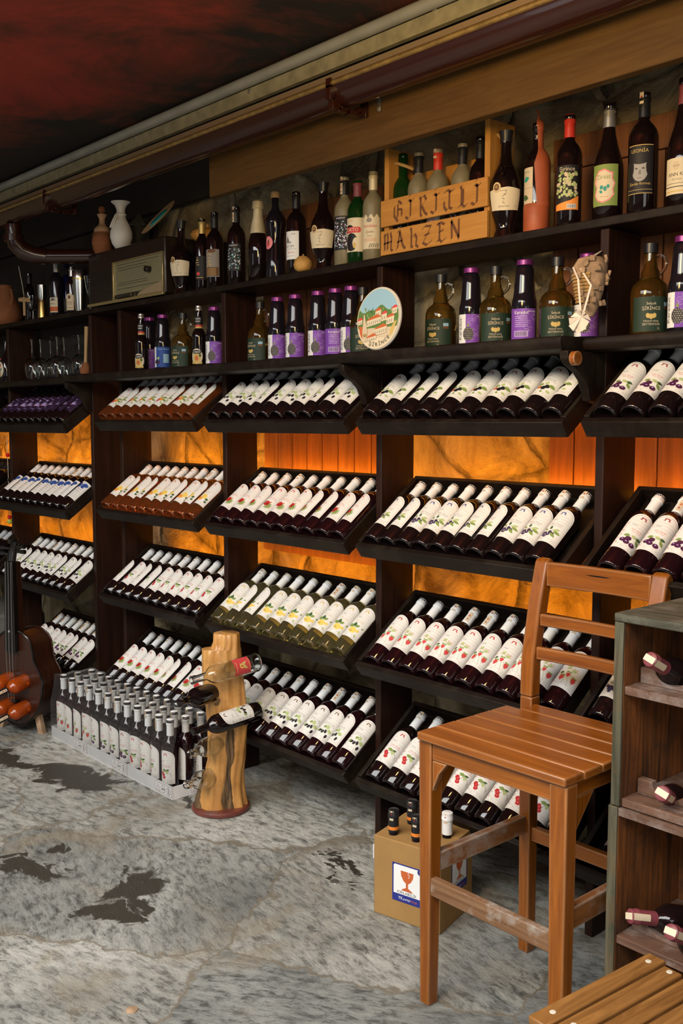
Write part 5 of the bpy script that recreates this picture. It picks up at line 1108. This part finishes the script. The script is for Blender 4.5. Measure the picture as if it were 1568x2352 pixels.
a = Art(); a.rect(-36, 36, 0, 72, 'crimson', 16).lay().leaf(-14, 14, 44, 7, 55, 'gold').leaf(16, 16, 40, 6, 120, 'gold').ell(0, 40, 9, 9, 'yellow', n=8).lay().rect(-24, 20, 62, 64, 'gold').rect(-20, 24, 5, 7, 'gold').ell(0, 40, 4, 4, 'crimson', n=8)
X1 = -3.035
o = bottle('empty_bottle', 'empty clear bottle with red label in the top of the log holder', 'bottle', hollow(.30, .037), 'glass_clear', .30, None, None, a, .037, .055)
b_, m_ = atX(590, 1520, X1), atX(460, 1557, X1); o.matrix_world = orient(b_, m_)
o = bottle('wine_bottle', 'plain dark bottle in log holder, neck pointing left, second from top', 'bottle', P_bord(.30, .037, .0135), 'glass_dark', .30)
m_ = atH(412, 1613, -.215); c_ = atH(474, 1594, -.060); d_ = (c_-m_).normalized(); o.matrix_world = orient(m_+d_*.30, m_)
f, ink, logo, title = KIND['mul']
o = bottle('wine_bottle', 'dark bottle with mulberry label lying across the log holder', 'bottle', P_bord(.30, .037, .0135), 'glass_dark', .30, None, None, label_arch(f, ink, logo, title=title), .037, .045)
b_, m_ = atX(592, 1632, X1), atX(470, 1672, X1); o.matrix_world = orient(b_, m_, Vector((.6, -.6, .9)))
for (cu, cv, mu, mv, lb) in ((488, 1710, 437, 1733, 'empty clear bottle in log holder, second from bottom'), (474, 1788, 428, 1803, 'empty clear bottle in log holder, lowest')):
    o = bottle('empty_bottle', lb, 'bottle', hollow(.29, .036), 'glass_clear', .29)
    m_ = atH(mu, mv, -.20); c_ = atH(cu, cv, -.060); d_ = (c_-m_).normalized(); o.matrix_world = orient(m_+d_*.29, m_)
# ------------------------------------------------------------------ cardboard box of bottles
N_, L_, R_ = Vector((-1.900, 2.068, 0)), Vector((-2.130, 2.020, 0)), Vector((-1.957, 2.277, 0)); O_ = L_+R_-N_; H_ = .246
bx = thing('cardboard_box', 'brown cardboard box with fragile stickers and bottle necks poking out, behind stool', 'box')
u_ = Vector((0, 0, H_)); g = G('cardboard').hexa([L_, N_, R_, O_], [L_+u_, N_+u_, R_+u_, O_+u_])
part('box_body', g, bx, bevel=.003)
g = G('cardboard'); k_ = Vector((0, 0, H_+.0005)); g.hexa([L_*.45+O_*.55+k_, N_*.45+R_*.55+k_, N_*.1+R_*.9+k_, L_*.1+O_*.9+k_], [L_*.45+O_*.55+k_+Vector((0, 0, .003)), N_*.45+R_*.55+k_+Vector((0, 0, .003)), N_*.1+R_*.9+k_+Vector((0, 0, .003)), L_*.1+O_*.9+k_+Vector((0, 0, .003))])
part('top_flap', g, bx)
def fragile():
    a = Art(); a.rect(0, 104, 0, 118, 'navy', 2).lay(); a.poly([(5, 24), (99, 24), (99, 112), (95, 114), (9, 114), (5, 110)], 'white').lay()
    a.poly([(30, 98), (76, 98), (74, 82), (66, 68), (57, 62), (57, 48), (72, 40), (72, 37), (34, 37), (34, 40), (49, 48), (49, 62), (40, 68), (32, 82)], 'rust').ell(98, 108, 9, 9, 'navy').lay()
    a.line(60, 100, 56, 92, 1.4, 'white').line(56, 92, 62, 88, 1.4, 'white').line(62, 88, 58, 80, 1.4, 'white').text('2', 98, 108, 9, 'white')
    a.text('KIRILABİLİR', 52, 30, 12.5, 'black').text('YK', 30, 12, 13, 'white').text('yurtiçi', 52, 12, 10, 'white').text('kargo', 78, 12, 10, 'rust'); return a
def face(A, B): x = (B-A).normalized(); z = Vector((0, 0, 1)); y = z.cross(x); return T(A) @ Matrix((x, y, z)).transposed().to_4x4()
fa = fragile(); fa.build('fragile_sticker', bx, M=face(L_, N_) @ T((.068, 0, .062)), e=.0006); fa.build('fragile_sticker', bx, M=face(N_, R_) @ T((.072, 0, .088)), e=.0006)
g = G('white_card'); g.box(-.002, .002, -.001, .001, .17, .215); tp = part('torn_tape', g, bx); tp.location = L_+Vector((-.003, .002, 0))
for (u, v, top, cm, lb) in ((902, 1919, 1858, 'cap_black', 'black-capped bottle neck at left of the cardboard box'), (946, 1896, 1838, 'cap_black', 'black-capped bottle neck at rear of the cardboard box'), (953, 1936, 1880, 'cap_black', 'black-capped bottle neck at front of cardboard box, half behind stool leg'), (1044, 1930, 1873, 'cap_white', 'white-capped bottle neck at right side of the cardboard box')):
    p = atZ(u, v-3, H_); hh = H_+.071
    e1, e2 = (N_-L_), (R_-N_); q_ = p-L_; q_.z = 0; det = e1.x*e2.y-e1.y*e2.x
    s1, s2 = (q_.x*e2.y-q_.y*e2.x)/det, (e1.x*q_.y-e1.y*q_.x)/det; m1, m2 = .040/e1.length, .040/e2.length
    s1, s2 = min(max(s1, m1), 1-m1), min(max(s2, m2), 1-m2); p = L_+e1*s1+e2*s2
    def ex(t, cm=cm, hh=hh):
        if cm == 'cap_black': part('orange_band', G('cap_orange').lathe([(hh-.060, .0162), (hh-.060, .0168), (hh-.050, .0168), (hh-.050, .0162)], 20), t)
    o = bottle('wine_bottle', lb, 'bottle', P_bord(hh, .034, .0148, .56, .70), 'glass_dark', hh, capsule(hh, hh-.066, .0158, .0152), cm, None, None, 0, 1, extra=ex)
    o.matrix_world = T((p.x, p.y, .006)) @ RZ(20)
# ------------------------------------------------------------------ bar stool
st = thing('bar_stool', 'tall orange-brown wooden bar stool with ladder back and slatted seat', 'stool', T((-1.48, 1.98, 0)))
def sb(name, x0, x1, y0, y1, z0, z1, m, bev=.003, parent=st): return part(name, G(m).box(x0+1.48, x1+1.48, y0-1.98, y1-1.98, z0, z1), parent, bevel=bev)
def leg(name, b, tp, m='stool_wood_Z', bev=.0035):
    f = lambda q, z: [(q[0]+1.48, q[2]-1.98, z), (q[1]+1.48, q[2]-1.98, z), (q[1]+1.48, q[3]-1.98, z), (q[0]+1.48, q[3]-1.98, z)]
    return part(name, G(m).hexa(f(b[0], b[1]), f(tp[0], tp[1])), st, bevel=bev)
leg('leg', ((-1.7065, -1.674, 1.783, 1.818), 0), ((-1.714, -1.672, 1.781, 1.828), .700))
leg('leg', ((-1.300, -1.262, 1.780, 1.815), 0), ((-1.306, -1.258, 1.775, 1.817), .700))
leg('leg', ((-1.700, -1.666, 2.178, 2.214), 0), ((-1.704, -1.664, 2.174, 2.214), .7405))
leg('leg', ((-1.336, -1.302, 2.178, 2.214), 0), ((-1.342, -1.302, 2.174, 2.214), .7405))
def post(x0, x1):
    pts = [(2.174, .741), (2.178, .85), (2.205, 1.00), (2.232, 1.108), (2.238, 1.118), (2.250, 1.122), (2.262, 1.118), (2.266, 1.106), (2.246, 1.00), (2.216, .86), (2.214, .741)]
    return part('back_post', G('stool_wood_Z').prism([(y-1.98, z) for y, z in pts], 'X', x0+1.48, x1+1.48), st, bevel=.005)
post(-1.706, -1.664); post(-1.342, -1.298)
def rail(name, z0, z1, y, th=.020):
    n_ = 14; x0, x1 = -1.664+1.48, -1.342+1.48
    fr = [(x0+(x1-x0)*k/n_, y-1.98+.010*math.sin(math.pi*k/n_)) for k in range(n_+1)]
    vs = []; fs = []
    for (x, yy) in fr: vs += [(x, yy, z0), (x, yy, z1), (x, yy+th, z1), (x, yy+th, z0)]
    for k in range(n_):
        for j in range(4): fs.append((4*k+j, 4*k+(j+1) % 4, 4*k+4+(j+1) % 4, 4*k+4+j))
    fs += [(0, 1, 2, 3), (4*n_+3, 4*n_+2, 4*n_+1, 4*n_)]
    return part(name, G('stool_wood_X').add(vs, fs), st, bevel=.0035)
rail('top_rail', 1.046, 1.113, 2.230); rail('back_rail', .938, .972, 2.204, .016); rail('back_rail', .846, .882, 2.190, .016)
y = 1.767; ws = [.072, .072, .071, .071, .070]
for k, w_ in enumerate(ws):
    xi = -1.704 if k < 4 else -1.7; sb('seat_slat', -1.708, -1.257, y, y+w_-.0025, .7005, .722, 'stool_wood_X', .004); y += w_
sb('seat_slat', -1.663, -1.343, y, 2.190, .7005, .722, 'stool_wood_X', .004); 
sb('apron', -1.672, -1.306, 1.786, 1.804, .652, .7, 'stool_wood_X'); sb('apron', -1.664, -1.342, 2.188, 2.206, .652, .7, 'stool_wood_X')
sb('apron', -1.704, -1.684, 1.828, 2.174, .655, .7, 'stool_wood_Y'); sb('apron', -1.300, -1.280, 1.817, 2.174, .655, .7, 'stool_wood_Y')
sb('foot_rail', -1.676, -1.304, 1.786, 1.808, .296, .343, 'worn_wood')['label'] = 'worn dusty front foot rail'
sb('foot_rail', -1.700, -1.676, 1.820, 2.176, .350, .400, 'worn_wood_y'); sb('foot_rail', -1.296, -1.272, 1.816, 2.176, .350, .402, 'worn_wood_y'); sb('foot_rail', -1.666, -1.336, 2.186, 2.208, .328, .368, 'stool_wood_X')
for x0, x1, y0, dy in ((-1.299, -1.283, 1.8175, 1), (-1.700, -1.684, 1.8285, 1)):
    part('corner_brace', G('stool_wood_Z').prism([(y0-1.98, .654), (y0+.10-1.98, .654), (y0+.055-1.98, .60), (y0-1.98, .535)], 'X', x0+1.48, x1+1.48), st, bevel=.002)
part('corner_brace', G('stool_wood_Z').prism([(-1.6715+1.48, .651), (-1.625+1.48, .651), (-1.650+1.48, .62), (-1.6715+1.48, .57)], 'Y', 1.787-1.98, 1.803-1.98), st, bevel=.002)
# ------------------------------------------------------------------ bottle rack crates at right
def scallop(x0, x1, z0, zt, pitch=.115, r=.040, off=.075):
    pts = [(x0, z0)]; x = x0; pts.append((x0, zt)); c = x0+off
    while c-r < x1:
        for k in range(0, 11):
            q = math.pi*k/10; px, pz = c-r*math.cos(q), zt-r*.72*math.sin(q)
            if px < x1: pts.append((px, pz))
        c += pitch
    pts += [(x1, zt), (x1, z0)]; return pts
def rack(name, lb, x0, z0, z1, shelves, M, topped, x1=-.62):
    t = thing(name, lb, 'crate', M, 'old wooden bottle crates stacked at right'); y0, y1 = 1.87, 2.15
    b = part('side_board', G('crate_wood_in').box(x0, x0+.021, y0+.004, y1, z0, z1-.001), t, bevel=.002); 
    part('painted_edge', G('green_paint').box(x0-.0015, x0+.021, y0-.002, y0+.0035, z0, z1-.001), t, bevel=.0015)['label'] = 'green painted front edge'
    part('outer_skin', G('green_paint').box(x0-.003, x0-.0004, y0+.004, y1, z0, z1-.001), t, bevel=.001)
    part('side_board', G('crate_wood_in').box(x1, x1+.02, y0, y1, z0, z1-.001), t); part('back_board', G('crate_wood_in').box(x0+.022, x1-.001, y1-.012, y1, z0, z1-.001), t)
    if topped: part('top_board', G('green_paint_top').box(x0-.002, x1+.02, y0-.004, y1, z1, z1+.019), t, bevel=.003)
    else: part('top_board', G('crate_shelf').box(x0+.022, x1-.001, y0+.002, y1-.014, z1-.02, z1-.002), t)
    for z in shelves:
        s = part('shelf', G('crate_shelf').box(x0+.0215, x1-.0005, y0+.006, y1-.013, z-.019, z), t, bevel=.002)
        part('scalloped_rest', G('crate_shelf').prism(scallop(x0+.03, x1-.002, z+.0005, z+.036), 'Y', y0+.055, y0+.075), t, bevel=.0015)
    return t
rack('bottle_rack_crate', 'upper weathered green-edged wooden crate holding bottles at right edge', -1.207, .654, 1.066, [.924, .672], Matrix(), True)
rack('bottle_rack_crate', 'lower weathered wooden bottle crate beneath the other, behind the small table', -1.212, .0, .652, [.355, .06], Matrix(), False)
for (cu, cv, cy, bu, bv, by, lb) in ((1492, 1514, 1.872, 1560, 1556, 1.99, 'dark wine bottle with maroon capsule in the upper crate, upper shelf'), (1520, 1822, 1.872, 1552, 1842, 1.985, 'dark wine bottle with maroon capsule in the upper crate, lower shelf'), (1446, 2104, 1.880, 1520, 2112, 1.950, 'dark wine bottle in the lower crate, cap pointing left'), (1540, 2140, 1.830, 1600, 2166, 1.93, 'dark wine bottle in lower crate nearest the picture edge')):
    c_, q_ = at(cu, cv, cy), at(bu, bv, by); d_ = (q_-c_).normalized()
    if d_.y < .35: pass
    o = bottle('wine_bottle', lb, 'bottle', P_bord(.275, .036), 'glass_dark', .275, capsule(.275, .205, .0155, .0148), 'cap_wine', None, None, 0, 0)
    o.matrix_world = orient(c_+d_*.275, c_)
    a = Art(); a.rect(-7, 7, -44, -2, 'sand', 3); k_ = a.build('tax_strip', o, wrap=.0168, e=.001, z0=.277); g = G('ink_cream').box(-.007, .007, -.0135, .0135, .2768, .2776); part('tax_seal', g, o)
# ------------------------------------------------------------------ small slatted table
tb = thing('slatted_table', 'low slatted wooden table with pale screw plugs, bottom right corner', 'table', T((-1.036, 1.382, 0)) @ RZ(-4.5))
for k in range(7):
    x = .0475*k; o = part('slat', G('table_wood').box(x, x+.0405, (-.02 if k == 0 else -.02-.012*(k % 2)), .330-.016*(k % 2 == 1), .434, .450), tb, bevel=.003)
    for yy in (.022, .300): part('plug', G('ink_paper2').lathe([(.4502, .0062), (.4512, .0056), (.4516, 0)], 12, c=(x+.0205, yy, 0)), o)
for yy in (.008, .288): part('crossbar', G('table_wood').box(.004, .322, yy, yy+.026, .398, .4335), tb, bevel=.002)
for xx in (.004, .292):
    for yy in (.008, .288): part('leg', G('table_wood').box(xx, xx+.03, yy-.001, yy+.027, 0, .3975), tb, bevel=.002)
# ------------------------------------------------------------------ bass-shaped bottle rack
bs = thing('bass_bottle_rack', 'dark wooden double-bass shaped bottle rack leaning at far left', 'rack', T((-4.575, 1.95, 0)) @ RZ(22))
hw_ = [(.035, .03), (.045, .10), (.085, .19), (.14, .25), (.20, .283), (.26, .292), (.30, .27), (.33, .235), (.365, .205), (.40, .195), (.44, .185), (.47, .15), (.492, .085), (.50, .03)]
out = [(w_*.60, z) for z, w_ in hw_]+[(-w_*.60, z) for z, w_ in hw_[::-1]]
part('front_panel', G('bass_wood').prism(out, 'Y', 0, .010), bs, bevel=.002); part('body_sides', G('bass_wood').prism([(x*.97, .03+(z-.03)*.985) for x, z in out], 'Y', .0105, .132), bs, bevel=.006); part('rear_panel', G('bass_wood').prism(out, 'Y', .1325, .140), bs, bevel=.002)
edge = [(x*.985, -.002, z) for x, z in out]; part('edge_binding', G('black_varnish').tube(edge+[edge[0]], .005, 6), bs)
part('fingerboard', G('black_varnish').hexa([(-.034, -.03, .40), (.034, -.03, .40), (.034, -.006, .40), (-.034, -.006, .40)], [(-.026, -.022, .835), (.022, -.022, .835), (.022, .012, .835), (-.026, .012, .835)]), bs, bevel=.003)
part('neck', G('bass_wood').hexa([(-.024, -.0055, .49), (.024, -.0055, .49), (.024, .05, .49), (-.024, .05, .49)], [(-.02, .0125, .83), (.018, .0125, .83), (.018, .04, .83), (-.02, .04, .83)]), bs, bevel=.003)
part('scroll', G('black_varnish').tube([(-.002, 0, .835), (0, .006, .87), (.006, .014, .905), (.014, .012, .935), (.020, -.006, .950), (.016, -.022, .940), (.010, -.018, .925)], [.022, .021, .019, .018, .017, .013, .009], 12), bs)
for x, z, s in ((.03, .905, 1), (.03, .880, 1), (-.03, .895, -1), (-.03, .868, -1)):
    part('tuning_peg', G('black_varnish').tube([(x-s*.02, .004, z), (x+s*.015, 0, z+.002), (x+s*.03, 0, z+.003), (x+s*.055, 0, z+.004)], [.005, .006, .010, .011], 8), bs)
for k in range(3): part('string', G('strings').tube([(-.018+.017*k, -.024, .835), (-.020+.020*k, -.034, .40), (-.018+.018*k, -.030, .16)], .0013, 5), bs)
part('bridge', G('black_varnish').box(-.03, .03, -.032, -.002, .155, .165), bs, bevel=.001)
part('tailpiece', G('black_varnish').box(-.018, .018, -.022, -.002, .06, .14), bs, bevel=.002); part('end_button', G('screw').lathe([(-.004, .006), (.004, .006), (.006, 0)], 10, c=(0, -.030, .50)), bs)
part('foot', G('bark_shell').hexa([(.115, .02, 0), (.145, .02, 0), (.145, .05, 0), (.115, .05, 0)], [(.085, .03, .09), (.11, .03, .09), (.11, .06, .09), (.085, .06, .09)]), bs, bevel=.002); part('foot', G('bark_shell').hexa([(-.145, .02, 0), (-.115, .02, 0), (-.115, .05, 0), (-.145, .05, 0)], [(-.11, .03, .09), (-.085, .03, .09), (-.085, .06, .09), (-.11, .06, .09)]), bs)
for (u, v, lb) in ((10, 1565, 'amber bottle in the bass-shaped rack, upper left'), (44, 1571, 'bright amber bottle in the bass-shaped rack, upper right'), (14, 1622, 'dark amber bottle in the bass-shaped rack, lower left'), (46, 1631, 'dark amber bottle in the bass-shaped rack, lower right')):
    nb = Vector((.375, -.927, 0)); dr = fw*F + rt*(u-784) + up*(1176-v); c_ = EYE+dr*((Vector((-4.575, 1.95, 0))+nb*.035).dot(nb)/dr.dot(nb)); d_ = (nb+Vector((-.05, 0, -.14))).normalized(); h = .20
    o = bottle('amber_bottle', lb, 'bottle', P_bord(h, .036, .0135, .40, .58), 'amber_glass', h, capsule(h, .128, .0140, .0138), 'cap_black', None, None, 0, 2)
    o.matrix_world = orient(c_-d_*.05, c_+d_)
ld_ = struct('trim_5', G('grey_stone').box(-8.0, at(85, 1420, 2.62).x, 2.30, 2.66, 0, at(85, 1402, 2.62).z), 'rough grey stone ledge behind the bass-shaped rack', bevel=.02)
# bits on the floor
for (u, v, lb) in ((768, 2026, 'small round metal bolt head set in the stone floor, centre'), (303, 2320, 'round rusty metal stud in the stone floor near the bottom edge')):
    p = atZ(u, v, 0); g = G('screw' if u > 500 else 'bark_shell').lathe([(0, .016), (.003, .015), (.005, .008), (.005, 0)], 18)
    o = tag(part('floor_bolt', g), lb, 'bolt'); o.location = p
# ------------------------------------------------------------------ light
def area(name, loc, tgt, sx, sy, power, col):
    l = bpy.data.lights.new(name, 'AREA'); l.shape = 'RECTANGLE'; l.size = sx; l.size_y = sy; l.energy = power; l.color = col
    o = bpy.data.objects.new(name, l); COL.objects.link(o); o.location = loc; o.rotation_euler = (Vector(tgt)-Vector(loc)).to_track_quat('-Z', 'Y').to_euler(); return o
area('daylight_skylight', (-1.2, -1.3, 3.7), (-1.9, 1.7, .2), 5.5, 2.2, 430, (1, .99, .965))
area('daylight_doorway', (2.2, -.6, 1.6), (-2.0, 2.2, .7), 1.6, 1.8, 27, (1, .985, .94))
area('daylight_window', (-4.2, -2.2, 1.9), (-3.0, 2.3, 1.6), .9, 1.3, 6, (.95, .98, 1))
area('warm_ceiling_lamp', (-1.45, .95, 2.28), (-2.0, 2.5, 2.2), .35, .35, 16, (1, .66, .26))
w = bpy.data.worlds.new('world'); S.world = w; w.use_nodes = True
w.node_tree.nodes['Background'].inputs[0].default_value = (.90, .95, 1, 1); w.node_tree.nodes['Background'].inputs[1].default_value = .12
S.view_settings.view_transform = 'Standard'; S.view_settings.look = 'None'; S.view_settings.gamma = 1; S.view_settings.use_curve_mapping = False
S.view_settings.exposure = 0
